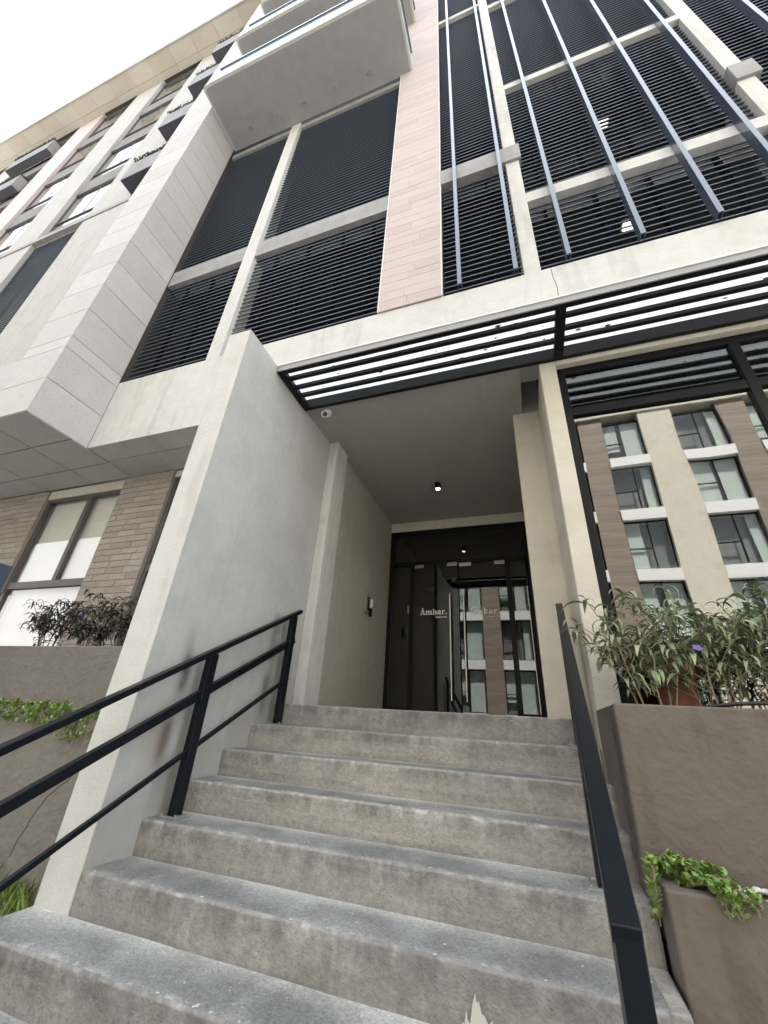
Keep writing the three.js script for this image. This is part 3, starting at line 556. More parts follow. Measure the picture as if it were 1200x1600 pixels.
// ================================================================ STEPS
{
  const s = thing('concrete_steps', 'worn grey concrete steps rising to the glass entrance', 'steps', [-1.0, 0, -0.5]);
  const XR = 0.36;
  const jit = (x, k, f, s2) => vnoise(x * f + 40, k * 7.3, 4096, 4096, s2) - 0.5;
  for (let k = -3; k <= 6; k++) {
    const x0 = k >= 1 ? -2.258 : -2.505, x1 = XR, y1 = ST(k), y0 = k === -3 ? 0 : ST(k - 1) - 0.012, zn = NZ(k), zb = k === 6 ? -4.64 : NZ(k + 1) - 0.02;
    const N = Math.round((x1 - x0) / 0.011), R = 0.013;
    const make = (prof, colf, uvf) => {                       // sweeps a profile along x
      const pos = [], uv = [], col = [], idx = [], P = prof(0).length;
      for (let i = 0; i <= N; i++) { const x = x0 + (x1 - x0) * i / N, pr = prof(x); for (let j = 0; j < P; j++) { const [z, y] = pr[j]; pos.push(x, y, z); uv.push(...uvf(x, y, z, j)); col.push(...colf(x, j)); } }
      for (let i = 0; i < N; i++) for (let j = 0; j < P - 1; j++) { const a = i * P + j, b = a + P; idx.push(a, b, a + 1, b, b + 1, a + 1); }
      const g = new THREE.BufferGeometry(); g.setAttribute('position', new THREE.Float32BufferAttribute(pos, 3)); g.setAttribute('uv', new THREE.Float32BufferAttribute(uv, 2)); g.setAttribute('color', new THREE.Float32BufferAttribute(col, 3)); g.setIndex(idx); g.computeVertexNormals(); return g;
    };
    const chip = (x) => { const a = smooth(0.22, 0.5, jit(x, k, 9, 601)) * 0.010, b = smooth(0.33, 0.5, jit(x, k, 30, 607)) * 0.010, c = jit(x, k, 3, 611) * 0.010; return [a + b, c]; };
    const nose = (x) => { const [ch, w] = chip(x); return { z: zn + w - ch, y: y1 + w * 0.25 - ch * 0.5, r: R + ch * 0.8 }; };
    const riser = make((x) => { const n = nose(x), o = []; o.push([zn + 0.004 + jit(x, k, 4, 617) * 0.01, y0]); for (const t of [0.25, 0.5, 0.75]) o.push([zn + jit(x, k + t, 5, 619) * 0.008, y0 + (y1 - y0) * t]); for (let a = 0; a <= 3; a++) { const q = a / 3 * Math.PI / 2; o.push([n.z - n.r + n.r * Math.cos(q), n.y - n.r + n.r * Math.sin(q)]); } return o; },
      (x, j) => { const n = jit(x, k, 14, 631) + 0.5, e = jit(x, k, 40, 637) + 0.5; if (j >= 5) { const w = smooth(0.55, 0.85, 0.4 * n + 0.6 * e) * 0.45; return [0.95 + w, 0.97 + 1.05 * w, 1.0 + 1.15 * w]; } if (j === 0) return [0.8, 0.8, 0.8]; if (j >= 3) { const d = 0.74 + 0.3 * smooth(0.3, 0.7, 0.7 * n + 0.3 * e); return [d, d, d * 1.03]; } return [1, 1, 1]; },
      (x, y, z) => [x + k * 1.37, y + k * 0.11]);
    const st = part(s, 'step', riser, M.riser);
    const tread = make((x) => { const n = nose(x), o = [[n.z - n.r, n.y]]; const zs = k === 6 ? [0.1, 0.5, 1] : [0.15, 0.35, 0.6, 0.85, 0.95, 1]; for (const t of zs) o.push([n.z - n.r + (zb - (n.z - n.r)) * t, y1 + jit(x, k + t * 3, 6, 641) * 0.004 * (1 - t)]); return o; },
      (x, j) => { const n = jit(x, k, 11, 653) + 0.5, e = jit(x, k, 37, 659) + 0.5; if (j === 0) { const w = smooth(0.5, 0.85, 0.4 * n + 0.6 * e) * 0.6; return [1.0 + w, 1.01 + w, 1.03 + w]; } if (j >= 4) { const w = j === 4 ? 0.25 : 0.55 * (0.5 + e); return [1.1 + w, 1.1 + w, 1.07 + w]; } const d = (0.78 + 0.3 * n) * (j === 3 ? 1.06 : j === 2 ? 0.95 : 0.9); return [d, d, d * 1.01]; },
      (x, y, z) => [x + k * 0.77, z + k * 0.31]);
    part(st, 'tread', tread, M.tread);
  }
  // right hand upstand of the flight, in blocks, and the left return of the low steps
  for (let k = -3; k <= 5; k++) part(s, 'side_block', [box(0.30, 0.357, k === -3 ? 0 : ST(k - 2), ST(k) + 0.004, NZ(k + 1), NZ(k) + 0.004, 0.008, k * 0.4)], M.concrete);
  for (let k = -3; k <= 0; k++) part(s, 'side_return', [box(-2.51, -2.5, 0, ST(k) - 0.006, NZ(k + 1), NZ(k) - 0.014)], M.concrete);
  // spilled pale paint on the lowest riser in view
  const pts = [[-0.10, 0], [-0.092, 0.03], [-0.085, 0.05], [-0.078, 0.045], [-0.07, 0.085], [-0.066, 0.06], [-0.056, 0.05], [-0.045, 0.105], [-0.034, 0.135], [-0.03, 0.11], [-0.02, 0.115], [-0.012, 0.085], [0.0, 0.08], [0.012, 0.06], [0.028, 0.075], [0.034, 0.03], [0.036, -0.03], [-0.02, -0.055], [-0.085, -0.03]];
  const PX = -0.27, PY = 0.668; const sh = new THREE.Shape(pts.map(([x, y]) => new THREE.Vector2(x, y))); const g = new THREE.ShapeGeometry(sh); g.scale(0.9, 0.9, 1); g.translate(PX, PY, -0.2895);
  part(s, 'paint_splash', uvm(g), M.paintSplash);
  // pale grit and specks lying on the treads, and broken bits along the noses
  const r = rng(67), bits = [];
  for (let i = 0; i < 330; i++) {
    const k = Math.floor(r() * 5) - 1, x = -2.2 + 2.5 * r(), near = r() < 0.35, z = near ? NZ(k) - 0.01 - 0.012 * r() : NZ(k) - 0.02 - 0.27 * r(), q = r();
    const b = new THREE.IcosahedronGeometry(near ? 0.002 + 0.005 * q * q : 0.0015 + 0.0045 * q * q * q, 0); b.scale(1.5, 0.45, 1); b.rotateY(r() * 6); b.translate(x, ST(k) + 0.0015, z); bits.push(uvm(b));
  }
  part(s, 'grit', bits, M.paintSplash, { kind: 'stuff' });
}

// ================================================================ HANDRAILS
{
  const SL = 0.515;
  const railing = (name, label, x, zTop, zLow, posts) => {
    const X = typeof x === 'function' ? x : () => x; const h = thing(name, label, 'handrail', [X(-0.7), 0.9, -0.7], 'black handrails on the steps');
    const yt = (z) => 1.606 - SL * z;                           // centre of the top bar
    const P = (z, d) => [X(z), yt(z) + d, z];
    part(h, 'top_rail', [bar(P(zLow, 0), P(zTop, 0), 0.052, 0.036, 0.004)], M.rail);
    part(h, 'middle_rail', [bar(P(zLow, -0.265), P(zTop + 0.05, -0.265), 0.04, 0.054, 0.004)], M.rail);
    part(h, 'lower_rail', [bar(P(zLow, -0.605), P(zTop + 0.05, -0.605), 0.025, 0.028, 0.003)], M.rail);
    for (const [z, k] of posts) {
      part(h, 'post', [box(X(z) - 0.024, X(z) + 0.024, ST(k), yt(z) - 0.012, z - 0.038, z + 0.038, 0.004)], M.rail);
      const bolts = []; for (const [a, b] of [[-0.052, -0.05], [0.052, -0.05], [-0.052, 0.05], [0.052, 0.05]]) bolts.push(uvm(new THREE.CylinderGeometry(0.007, 0.007, 0.014, 6).translate(X(z) + a, ST(k) + 0.015, z + b)));
      part(h, 'base_plate', [box(X(z) - 0.07, X(z) + 0.07, ST(k) + 0.001, ST(k) + 0.009, z - 0.068, z + 0.068, 0.002), ...bolts], M.zinc);
    }
    return h;
  };
  railing('handrail', 'black steel handrail with three bars along the pale wall, left of the steps', -2.15, -1.83, 0.62, [[-1.72, 5], [-0.735, 2], [0.45, -2]]);
  const xr = (z) => 0.1525 - 0.0595 * z;
  const h = railing('handrail', 'black steel handrail along the right edge of the steps, seen from its near end', xr, -1.80, 0.632, [[-1.65, 5], [-0.75, 2], [0.592, -2]]);
}

// ================================================================ PLANTERS
function planter(label, x0, x1, z0, z1, y0, y1, wall, soil, mat = M.brown) {
  const p = thing('planter', label, 'planter', [(x0 + x1) / 2, y0, (z0 + z1) / 2]);
  const r = 0.012;
  part(p, 'front_wall', [box(x0, x1, y0, y1, z1 - wall, z1, r)], mat);
  for (const a of [x0, x1 - wall]) part(p, 'side_wall', [box(a, a + wall, y0, y1 - 0.002, z0, z1 - wall + 0.004, r)], mat);
  if (soil) part(p, 'soil', [box(x0 + wall, x1 - wall, y0, y1 - soil, z0, z1 - wall)], M.soil);
  return p;
}
planter('tall brown plastered planter under the shop window, right of the steps', 0.36, 6.5, -1.44, -0.715, 0, 1.755, 0.07, 0.05);
planter('low brown plastered planter in front of the tall one, right of the steps', 0.378, 6.5, -0.713, -0.435, 0, 1.125, 0.07, 0.03);
planter('tall brown plastered planter under the left window, behind the pale wall', -9.5, -2.53, -2.2, -0.92, 0, 2.055, 0.09, 0.06, M.brownGrey);
planter('low brown plastered planter with a cracked face, beside the pale wall', -9.5, -2.53, -0.918, -0.40, 0, 1.522, 0.09, 0.03, M.brownGrey);
solo('pebble_bed', (() => { const r = rng(61), l = []; for (let i = 0; i < 240; i++) { const g = new THREE.IcosahedronGeometry(0.008 + 0.012 * r(), 1); g.scale(1, 0.6, 1); g.translate(0.58 + r() * 1.6, 1.108 + 0.006 * r(), -0.70 + r() * 0.18); l.push(uvm(g)); } return l; })(), M.pebble, 'white pebbles lying in the low planter right of the steps', 'pebbles').userData.kind = 'stuff';
// crack in the face of the low left planter
{
  const pts = [[-2.60, 1.33], [-2.66, 1.25], [-2.70, 1.19], [-2.76, 1.15], [-2.83, 1.09], [-2.88, 1.0], [-2.93, 0.88], [-2.95, 0.78]]; const c = [];
  const r = rng(63); const P = []; for (let i = 0; i + 1 < pts.length; i++) for (let k = 0; k < 5; k++) { const t = k / 5; P.push([pts[i][0] + (pts[i + 1][0] - pts[i][0]) * t + 0.006 * (r() - 0.5), pts[i][1] + (pts[i + 1][1] - pts[i][1]) * t + 0.006 * (r() - 0.5), -0.4005]); }
  solo('wall_crack', [tube(P, 0.0035, 4, 70)], M.joint, 'thin dark crack running down the low left planter', 'crack', [-2.78, 1.05, -0.4]);
}
struct('lawn_soil', [box(-8, -2.512, 0, 0.655, -0.399, 2.2)], M.soil, 'raised bed of soil beside the lowest steps, left', 'soil bed');

// ================================================================ PLANTS
const V = (x, y, z) => new THREE.Vector3(x, y, z);
function leafGeo(L, W, droop, fold = 0.25, n = 5) {         // a folded, curving lance leaf growing along +z, face up
  const pos = [], idx = []; let y = 0, z = 0, a = 0.35;
  for (let i = 0; i <= n; i++) { const t = i / n, w = W * Math.pow(Math.sin(Math.PI * Math.min(0.999, 0.06 + 0.94 * t)), 0.8) * (1 - 0.35 * t); pos.push(-w / 2, y + w * fold, z, 0, y, z, w / 2, y + w * fold, z); a -= droop / n; y += Math.sin(a) * L / n; z += Math.cos(a) * L / n; }
  for (let i = 0; i < n; i++) { const b = i * 3; idx.push(b, b + 3, b + 1, b + 1, b + 3, b + 4, b + 1, b + 4, b + 2, b + 2, b + 4, b + 5); }
  const g = new THREE.BufferGeometry(); g.setAttribute('position', new THREE.Float32BufferAttribute(pos, 3)); g.setAttribute('uv', new THREE.Float32BufferAttribute(new Array(pos.length / 3 * 2).fill(0), 2)); g.setIndex(idx); g.computeVertexNormals(); return g;
}
const LEAVES = [leafGeo(0.135, 0.028, 2.2), leafGeo(0.155, 0.032, 1.7), leafGeo(0.11, 0.026, 2.6), leafGeo(0.09, 0.02, 1.3), leafGeo(0.145, 0.024, 2.9)];
function placeM(p, dir, roll, s) { const d = dir.clone().normalize(), up = Math.abs(d.y) > 0.95 ? V(1, 0, 0) : V(0, 1, 0); const x = V(0, 0, 0).crossVectors(up, d).normalize(), y = V(0, 0, 0).crossVectors(d, x); const m = new THREE.Matrix4().makeBasis(x, y, d); m.multiply(new THREE.Matrix4().makeRotationZ(roll)); m.scale(V(s, s, s)); m.setPosition(p); return m; }
function flower(r, mat) { const l = []; for (let i = 0; i < 5; i++) { const g = leafGeo(r, r * 0.9, 0.5, 0.1, 3); g.rotateX(-0.5); g.rotateZ(0); g.rotateY(i * Math.PI * 2 / 5); l.push(g.toNonIndexed()); } return merge(l); }
function shrub(label, at, seed, o) {
  const r = rng(seed), t = thing('flowering_shrub', label, 'shrub', at); const stems = [], twigs = [], near = [], fill = [];
  for (let i = 0; i < o.stems; i++) {
    const a = (i / o.stems + 0.15 * r()) * Math.PI * 2, spread = o.spread * (0.35 + 0.65 * r()), h = o.h * (0.6 + 0.4 * r());
    const p0 = V(at[0] + 0.07 * Math.cos(a), at[1] - 0.02, at[2] + 0.05 * Math.sin(a)), p3 = V(at[0] + spread * Math.cos(a) + o.lean * (0.5 + r()), at[1] + h, at[2] + 0.55 * spread * Math.sin(a));
    const p1 = p0.clone().lerp(p3, 0.35).add(V(0.05 * (r() - 0.5), 0.06, 0.04 * (r() - 0.5))), p2 = p0.clone().lerp(p3, 0.7).add(V(0.06 * (r() - 0.5), 0.03, 0.04 * (r() - 0.5)));
    const c = new THREE.CatmullRomCurve3([p0, p1, p2, p3]); stems.push(new THREE.TubeGeometry(c, 10, 0.0045, 5).toNonIndexed());
    const nodes = o.nodes;
    for (let k = 0; k < nodes; k++) {
      const u = 0.22 + 0.78 * (k + r() * 0.5) / nodes; let p = c.getPoint(Math.min(1, u)); let n = 2;
      if (r() < 0.45 && u < 0.92) { const ta = r() * 6.28, q = p.clone().add(V(Math.cos(ta) * 0.16 * (0.5 + r()), 0.07 + 0.11 * r(), Math.sin(ta) * 0.12)); const mid = p.clone().lerp(q, 0.5).add(V(0, -0.015, 0)); twigs.push(tube([p, mid, q], 0.0027, 4, 5)); p = q; n = 4 + Math.floor(r() * 3); }
      if (u > 0.95) n = 5;
      const sp = r() * 6.28;
      for (let m = 0; m < n; m++) { const la = sp + m * (n > 2 ? 2.4 : Math.PI), d = V(Math.cos(la), 0.25 + 0.5 * r(), Math.sin(la)); const s = (0.5 + 0.7 * r()) * (o.ls || 1); const e = { m: placeM(p.clone().add(V(0, -0.012 * m, 0)), d, 0.5 * (r() - 0.5), s), g: Math.floor(r() * 5), c: r(), s, z: p.z }; near.push(e); }
    }
  }
  near.sort((a, b) => (b.z + b.s * 0.15) - (a.z + a.s * 0.15));
  const cut = o.singles ?? 60; fill.push(...near.splice(cut));
  for (const g of stems) part(t, 'stem', g, o.dark ? M.stemDark : M.stem); if (twigs.length) part(t, 'twig', twigs, o.dark ? M.stemDark : M.stem, { kind: 'stuff' });
  const org = origin(t), LM = o.dark ? [M.leafDark, M.leafDark, M.leafDark] : [M.leafA, M.leafB, M.leafC];
  for (const e of near) { const mesh = new THREE.Mesh(LEAVES[e.g], LM[e.c < 0.5 ? 0 : e.c < 0.72 ? 1 : 2]); mesh.name = numbered('leaf'); e.m.elements[12] -= org.x; e.m.elements[13] -= org.y; e.m.elements[14] -= org.z; mesh.matrix.copy(e.m); mesh.matrix.decompose(mesh.position, mesh.quaternion, mesh.scale); mesh.castShadow = mesh.receiveShadow = true; t.add(mesh); }
  for (let q = 0; q < 2; q++) { const set = fill.filter((e) => (e.c < 0.6) === (q === 0)).map((e) => LEAVES[e.g].toNonIndexed().applyMatrix4(e.m)); if (set.length) part(t, 'foliage', set, o.dark ? M.leafDark : q ? M.leafC : M.leafA, { kind: 'stuff' }); }
  for (const [x, y, z, y2] of o.flowers || []) { const g = flower(0.03, 0); g.rotateX(0.9); g.translate(x, y, z); part(t, 'flower', g, y2 ? M.petalY : M.petal); }
  return t;
}
shrub('leafy green shrub overhanging the pale pillar, at the left end of the tall right planter', [0.62, 1.70, -1.02], 701, { stems: 7, spread: 0.30, h: 0.60, lean: -0.06, nodes: 17, singles: 75, ls: 1.0 });
shrub('dense dark green shrub in front of the terracotta pot in the tall right planter', [0.92, 1.70, -1.05], 709, { stems: 7, spread: 0.28, h: 0.54, lean: 0.0, nodes: 17, ls: 1.0, singles: 70, flowers: [[0.80, 2.02, -0.78]] });
shrub('open branching shrub with bare pale stems and one yellow bloom in the tall right planter', [1.20, 1.70, -1.0], 719, { stems: 7, spread: 0.30, h: 0.58, lean: 0.05, nodes: 15, ls: 1.0, singles: 70, flowers: [[1.13, 1.93, -0.80, 1]] });
shrub('tall arching shrub with one violet flower at the right edge of the view', [1.55, 1.70, -1.0], 727, { stems: 8, spread: 0.34, h: 0.80, lean: 0.0, nodes: 18, ls: 1.0, singles: 70, flowers: [[1.33, 2.20, -0.78]] });
shrub('green shrub growing beyond the right edge of the picture in the tall planter', [2.0, 1.70, -1.0], 733, { stems: 8, spread: 0.34, h: 0.8, lean: 0.0, nodes: 9, singles: 0 });
shrub('dark wispy shrub before the white window pane, behind the left planter wall', [-4.75, 2.0, -1.25], 741, { stems: 10, spread: 0.34, h: 0.58, lean: 0.0, nodes: 12, singles: 50, dark: true, ls: 0.95 });
shrub('dark wispy shrub with a violet flower before the brick pier, left', [-4.15, 2.0, -1.25], 743, { stems: 10, spread: 0.38, h: 0.50, lean: 0.02, nodes: 12, singles: 50, dark: true, ls: 0.95, flowers: [[-4.08, 2.36, -1.02]] });
shrub('dark wispy shrub against the edge of the pale wall, left planter', [-3.65, 2.0, -1.25], 751, { stems: 9, spread: 0.34, h: 0.56, lean: 0.02, nodes: 12, singles: 40, dark: true, ls: 0.95 });

function trailing(label, seed, runs, size) {                 // creeping stems with many small oval leaves
  const r = rng(seed), stems = [], lv = []; const base = [];
  const lg = leafGeo(size, size * 0.62, 0.7, 0.12, 3);
  for (const [pts, n] of runs) {
    const c = new THREE.CatmullRomCurve3(pts.map((p) => V(...p))); stems.push(new THREE.TubeGeometry(c, 14, 0.0025, 4).toNonIndexed());
    for (let i = 0; i < n; i++) { const p = c.getPoint(r()).add(V(0.03 * (r() - 0.5), 0.012 * (r() - 0.3), 0.03 * (r() - 0.5))); const a = r() * 6.28; const g = lg.toNonIndexed().applyMatrix4(placeM(p, V(Math.cos(a), 0.5 + 0.9 * r(), Math.sin(a)), r() - 0.5, 0.6 + 0.6 * r())); const k = 0.55 + 0.6 * r(), y = r(); lv.push(paint(g, [(0.18 + 0.14 * y) * k, (0.33 + 0.09 * y) * k, 0.085 * k])); }
    base.push(pts[0]);
  }
  const t = thing('trailing_plant', label, 'trailing plant', base[0]);
  part(t, 'stem', stems, M.stem, { kind: 'stuff' }); part(t, 'foliage', lv, M.succ, { kind: 'stuff' }); return t;
}
{
  const r = rng(811), runs = [];
  for (let i = 0; i < 16; i++) { const x = 0.39 + 0.17 * r(), z = -0.69 + 0.10 * r(), dx = -0.07 + 0.18 * r(), up = 0.03 + 0.06 * r(); runs.push([[[x, 1.10, z], [x + dx * 0.4, 1.12 + up * 0.7, z + 0.02], [x + dx, 1.12 + up * r(), z + 0.07]], 38]); }
  for (let i = 0; i < 6; i++) runs.push([[[0.41, 1.11, -0.66], [0.385, 1.17, -0.61], [0.355, 1.12, -0.575 + 0.02 * i], [0.345 + 0.01 * r(), 1.035 - 0.04 * r(), -0.58 + 0.02 * i]], 30]);
  trailing('bright green creeper spilling over the corner of the low right planter', 813, runs, 0.030);
  const r2 = [];
  for (let i = 0; i < 12; i++) { const x = 0.50 + 0.08 * r(), z = -0.60 + 0.05 * r(); r2.push([[[x - 0.05, 1.11, z], [x, 1.15, z + 0.09], [x + 0.02 + 0.05 * r(), 1.14, -0.425], [x + 0.03 + 0.05 * r(), 1.075 + 0.045 * r(), -0.418]], 34]); }
  trailing('light green creeper hanging over the front of the low right planter', 817, r2, 0.028);
  const r3 = []; for (let i = 0; i < 7; i++) { const x = 0.93 + 0.2 * r(); r3.push([[[x, 1.10, -0.62], [x + 0.03, 1.17, -0.58], [x + 0.06, 1.13 + 0.08 * r(), -0.50]], 22]); }
  trailing('small green creeper at the right edge, in the low planter bed', 821, r3, 0.030);
  const r4 = [];
  for (let i = 0; i < 44; i++) { const x = -4.1 + 1.2 * r(), z = -0.55 + 0.08 * r(); r4.push([[[x, 1.50, z], [x + 0.05 * (r() - 0.5), 1.56 + 0.03 * r(), z + 0.08], [x + 0.1 * (r() - 0.5), 1.53, -0.385], [x + 0.1 * (r() - 0.5), 1.47 - 0.07 * r() * r(), -0.378]], 26]); }
  trailing('green creeper along the rim of the low left planter', 823, r4, 0.034);
  const r5 = [];
  for (let i = 0; i < 14; i++) { const x = -2.95 + 0.36 * r(), z = -0.55 + 0.08 * r(); r5.push([[[x, 1.50, z], [x, 1.55, z + 0.08], [x + 0.1 * (r() - 0.5), 1.50, -0.385], [x + 0.1 * (r() - 0.5), 1.42 - 0.05 * r(), -0.378]], 26]); }
  trailing('green creeper hanging beside the pale wall on the low left planter', 827, r5, 0.034);
}
{
  const r = rng(831), l = [];
  for (let i = 0; i < 2600; i++) {
    const x = -4.2 + 1.68 * r(), z = -0.39 + 1.3 * r(), h = 0.06 + 0.09 * r(); const g = leafGeo(h, 0.010 + 0.009 * r(), 1.2 * r(), 0.1, 3).toNonIndexed(); const a = r() * 6.28;
    g.applyMatrix4(placeM(V(x, 0.652, z), V(0.5 * Math.cos(a), 1, 0.5 * Math.sin(a)), a, 1)); const k = 0.5 + 0.7 * r(), dry = r() < 0.1; l.push(paint(g, dry ? [0.28 * k, 0.20 * k, 0.09 * k] : [0.17 * k, 0.26 * k, 0.05 * k]));
  }
  const m = solo('grass', l, M.grass, 'tufts of green grass beside the lowest steps, left of the pale wall', 'grass'); m.userData.kind = 'stuff';
}
// hedges in the upper flower boxes
{
  const hedge = (label, x0, x1, y, z0, z1, seed) => {
    const r = rng(seed), l = []; const n = Math.round((x1 - x0) * 900);
    for (let i = 0; i < n; i++) { const g = leafGeo(0.07, 0.04, 0.8, 0.1, 2).toNonIndexed(), a = r() * 6.28; g.applyMatrix4(placeM(V(x0 + (x1 - x0) * r(), y + 0.17 * Math.sqrt(r()) * (0.8 + 0.3 * r()), z0 + (z1 - z0) * r()), V(Math.cos(a), 0.6 + r(), Math.sin(a)), a, 0.8 + 0.6 * r())); const k = 0.5 + 0.7 * r(); l.push(paint(g, [0.075 * k, 0.10 * k, 0.06 * k])); }
    const t = thing('hedge', label, 'hedge', [(x0 + x1) / 2, y, (z0 + z1) / 2]); part(t, 'foliage', l, M.hedge, { kind: 'stuff' });
  };
  const nm = ['lowest', 'second lowest', 'third lowest', 'topmost'];
  [14.72, 18.05, 21.40, 24.78].forEach((y, i) => hedge(`low hedge in the ${nm[i]} grey flower box left of the stone bay`, -9.6, -7.0, y + 0.93, -1.36, -1.03, 841 + i));
  [17.9, 21.32, 24.76].forEach((y, i) => hedge(`low hedge in the ${['lowest', 'middle', 'topmost'][i]} far left flower box beside the pink pier`, -22.25, -19.3, y + 0.86, -1.36, -1.10, 851 + i));
}

// ================================================================ SMALL THINGS
{ // terracotta pot and hose in the right planter
  const pts = [[0.0, 0], [0.085, 0], [0.115, 0.24], [0.132, 0.24], [0.136, 0.29], [0.118, 0.29], [0.105, 0.2], [0, 0.2]].map(([x, y]) => new THREE.Vector2(x, y));
  const p = thing('flower_pot', 'terracotta flower pot standing behind the shrubs in the tall right planter', 'flower pot', [0.77, 1.705, -1.2]);
  part(p, 'bowl', [new THREE.LatheGeometry(pts, 28).translate(0.77, 1.705, -1.2).toNonIndexed()], M.terra);
  solo('garden_hose', [tube([[0.55, 1.72, -1.1], [0.70, 1.74, -0.95], [0.86, 1.772, -0.82], [1.05, 1.785, -0.78], [1.3, 1.79, -0.80], [1.7, 1.78, -0.9], [2.2, 1.76, -0.85]], 0.009, 8, 60)], M.hose, 'black garden hose lying along the rim of the tall right planter', 'hose', [1.2, 1.77, -0.85]);
}
{ // dome camera under the ceiling, beside the canopy
  const c = thing('security_camera', 'small white dome security camera on the ceiling corner by the canopy', 'security camera', [-2.03, 4.88, -1.50]);
  part(c, 'mount', [new THREE.CylinderGeometry(0.05, 0.055, 0.045, 24).translate(-2.02, 4.857, -1.52).toNonIndexed()], M.camWhite);
  const d = new THREE.SphereGeometry(0.045, 24, 16).translate(-2.04, 4.828, -1.50); part(c, 'housing', [d.toNonIndexed()], M.camWhite);
  const dir = V(0.75, -0.9, 0.75).normalize(), q = new THREE.Quaternion().setFromUnitVectors(V(0, 1, 0), dir);
  const place = (g, k) => g.applyQuaternion(q).translate(-2.04 + dir.x * k, 4.828 + dir.y * k, -1.50 + dir.z * k).toNonIndexed();
  part(c, 'bezel', [place(new THREE.CylinderGeometry(0.036, 0.04, 0.014, 24), 0.030)], M.camWhite);
  part(c, 'lens', [place(new THREE.SphereGeometry(0.030, 18, 12), 0.026)], M.lens);
}
{ // intercom on the inner left wall
  const c = thing('intercom', 'door intercom with a white handset on the inner left wall of the entrance', 'intercom', [-2.2, 3.13, -3.66]);
  part(c, 'back_box', [box(-2.2, -2.165, 3.0, 3.25, -3.74, -3.60, 0.006)], M.zinc);
  part(c, 'panel', [box(-2.164, -2.158, 3.03, 3.23, -3.73, -3.655, 0.002)], M.black);
  part(c, 'handset', [box(-2.19, -2.13, 3.09, 3.22, -3.80, -3.755, 0.008)], M.camWhite);
  part(c, 'reader', [box(-2.2, -2.16, 2.98, 3.10, -3.86, -3.79, 0.008)], M.black);
}
{ // ceiling spot in the entrance
  const x = -1.075, z = -3.43, s = thing('ceiling_spotlight', 'lit black cylinder spotlight on the entrance ceiling', 'ceiling light', [x, 4.88, z]);
  part(s, 'housing', [uvm(new THREE.CylinderGeometry(0.045, 0.045, 0.10, 24, 1, true).translate(x, 4.829, z)), uvm(new THREE.CylinderGeometry(0.044, 0.044, 0.004, 24).translate(x, 4.876, z))], M.black);
  part(s, 'bulb', [new THREE.SphereGeometry(0.032, 18, 12).translate(x, 4.795, z).toNonIndexed()], M.spotOn);
  const l = new THREE.SpotLight(new THREE.Color(1, 0.9, 0.72), 0.25, 6, 0.9, 0.6); l.position.set(x, 4.755, z); l.target.position.set(x, 0, z); l.castShadow = true; l.shadow.radius = 1; scene.add(l, l.target);
}
{ // two lit lamps hanging in the parking floors
  const [LX1, LY1, LZ1] = [2.036, 8.42, -2.49], [LX2, LY2, LZ2] = [2.15, 11.2, -2.28];
  const lamp = (label, x, y, z) => {
    const s = thing('parking_lamp', label, 'ceiling lamp', [x, y, z]);
    part(s, 'housing', [box(x - 0.10, x + 0.10, y, y + 0.05, z - 0.08, z + 0.08, 0.01)], M.zinc);
    part(s, 'rod', [box(x - 0.006, x + 0.006, y + 0.05, y + 0.55, z - 0.006, z + 0.006)], M.black);
    part(s, 'tube', [box(x - 0.08, x + 0.08, y - 0.04, y - 0.001, z - 0.06, z + 0.06, 0.01)], M.lampOn);
    const l = new THREE.PointLight(new THREE.Color(1, 0.93, 0.75), 0.008, 8); l.position.set(x, y - 0.09, z); l.castShadow = true; scene.add(l);
  };
  lamp('lit lamp inside the lower parking floor, glowing between the lowest louvres beside a steel fin', LX1, LY1, LZ1);
  lamp('lit lamp inside the second parking floor, glowing between louvres above the first white crossbeam', LX2, LY2, LZ2);
}
{ // slate blue panel at the far left
  const p = thing('blue_panel', 'slate blue metal board whose edge shows at the far left, before the brick', 'sign board', [-5.45, 1.9, -0.6]);
  part(p, 'board', [box(-5.48, -5.42, 1.95, 2.92, -0.985, 0.3, 0.004)], M.blue);
  part(p, 'post', [box(-5.47, -5.43, 0.6, 1.95, -0.95, -0.93), box(-5.47, -5.43, 0.6, 1.95, 0.2, 0.22)], M.black);
}

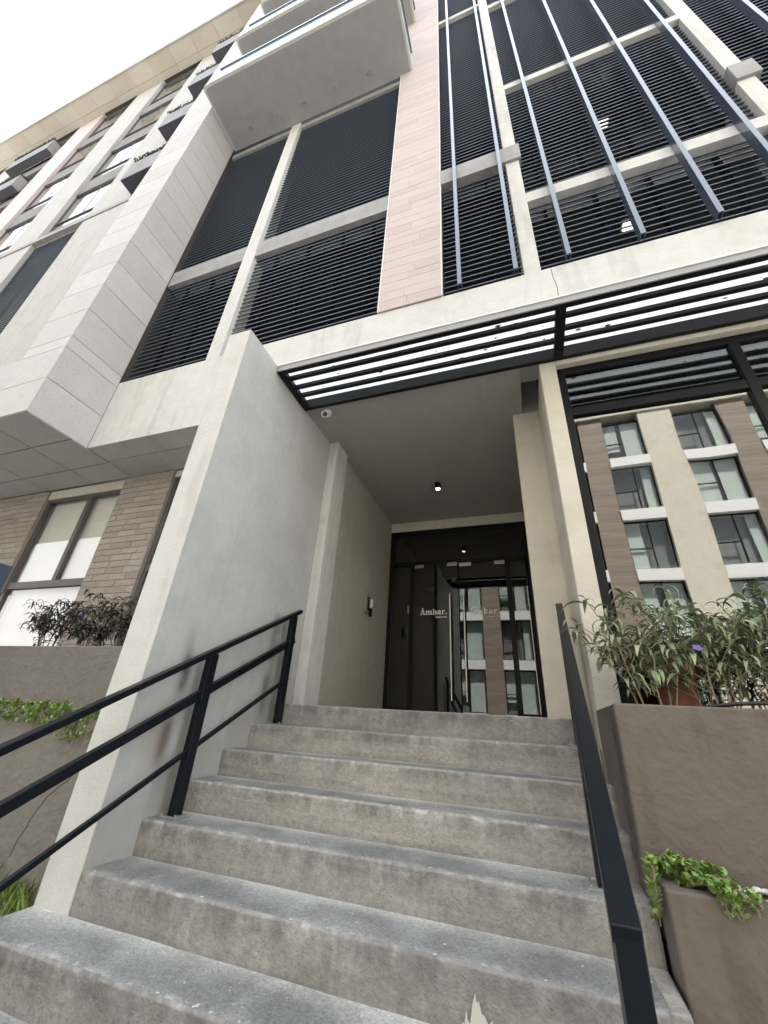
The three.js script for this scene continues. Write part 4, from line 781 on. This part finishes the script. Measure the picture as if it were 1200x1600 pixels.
// ================================================================ THE BUILDING ACROSS THE STREET (seen in the glass)
{
  const O = thing('facing_building', 'beige and brown apartment building across the street, mirrored in the shop window and doors', 'apartment building', [0, 0, 13.26]);
  const z = 13.26, P = 5.85, Y0 = 0, Y1 = 16.6, FH = 2.7;
  part(O, 'core', [box(-26, 26, 0, Y1, z + 0.5, z + 10)], M.roomGrey);
  part(O, 'roof_edge', [box(-26, 26, Y1 - 0.9, Y1 + 0.4, z - 0.06, z + 0.6)], M.cream);
  const r = rng(907);
  const sills = []; for (let k = -1; k <= 5; k++) sills.push(2.37 + FH * k);
  for (let n = -4; n <= 3; n++) {
    const bx = 3.4 + n * P;                                         // brown strip, window, beige pier, window
    part(O, 'timber_strip', [box(bx, bx + 1.0, Y0, Y1 - 0.9, z + 0.05, z + 0.5, 0, n * 1.3)], M.wood);
    part(O, 'pier', [box(bx + 2.63, bx + 4.02, Y0, Y1 - 0.9, z, z + 0.5)], M.cream);
    for (const x0 of [bx + 1.0, bx + 4.02]) {
      const x1 = x0 + (x0 === bx + 1.0 ? 1.63 : 1.83);
      for (const ys of sills) {
        if (ys + 2.2 > Y1 - 0.4) continue;
        part(O, 'sill_band', [box(x0, x1, Math.max(0, ys - 0.5), ys, z - 0.02, z + 0.5)], M.cap);
        if (ys < 0) continue;
        const w = sub(O, 'window'), yh = ys + 2.19, f = 0.05, xm = x0 + (x1 - x0) * (0.45 + 0.1 * r()), za = z + 0.2, zb = z + 0.26;
        part(w, 'frame', [box(x0, x0 + f, ys, yh, za, zb), box(x1 - f, x1, ys, yh, za, zb), box(x0 + f, x1 - f, yh - f, yh, za, zb), box(x0 + f, x1 - f, ys, ys + f, za, zb), box(xm - 0.025, xm + 0.025, ys + f, yh - f, za, zb), box(x0 + f, xm - 0.025, ys + 0.95, ys + 0.99, za, zb)], M.black);
        part(w, 'pane', [box(x0 + f, x1 - f, ys + f, yh - f, za + 0.02, za + 0.026)], M.glass);
        const q = r(), c = [];
        if (q < 0.75) c.push(box(xm, x1 - f, ys, yh, za + 0.12, za + 0.13)); if (q > 0.25 && q < 0.8) c.push(box(x0 + f, xm - 0.3 * r(), ys + 0.8 * r(), yh, za + 0.12, za + 0.13));
        if (!c.length) c.push(box(x1 - 0.45, x1 - f, ys, yh, za + 0.12, za + 0.13));
        part(w, 'curtain', c, M.curtain);
      }
    }
  }
}

renderer.render(scene, camera);
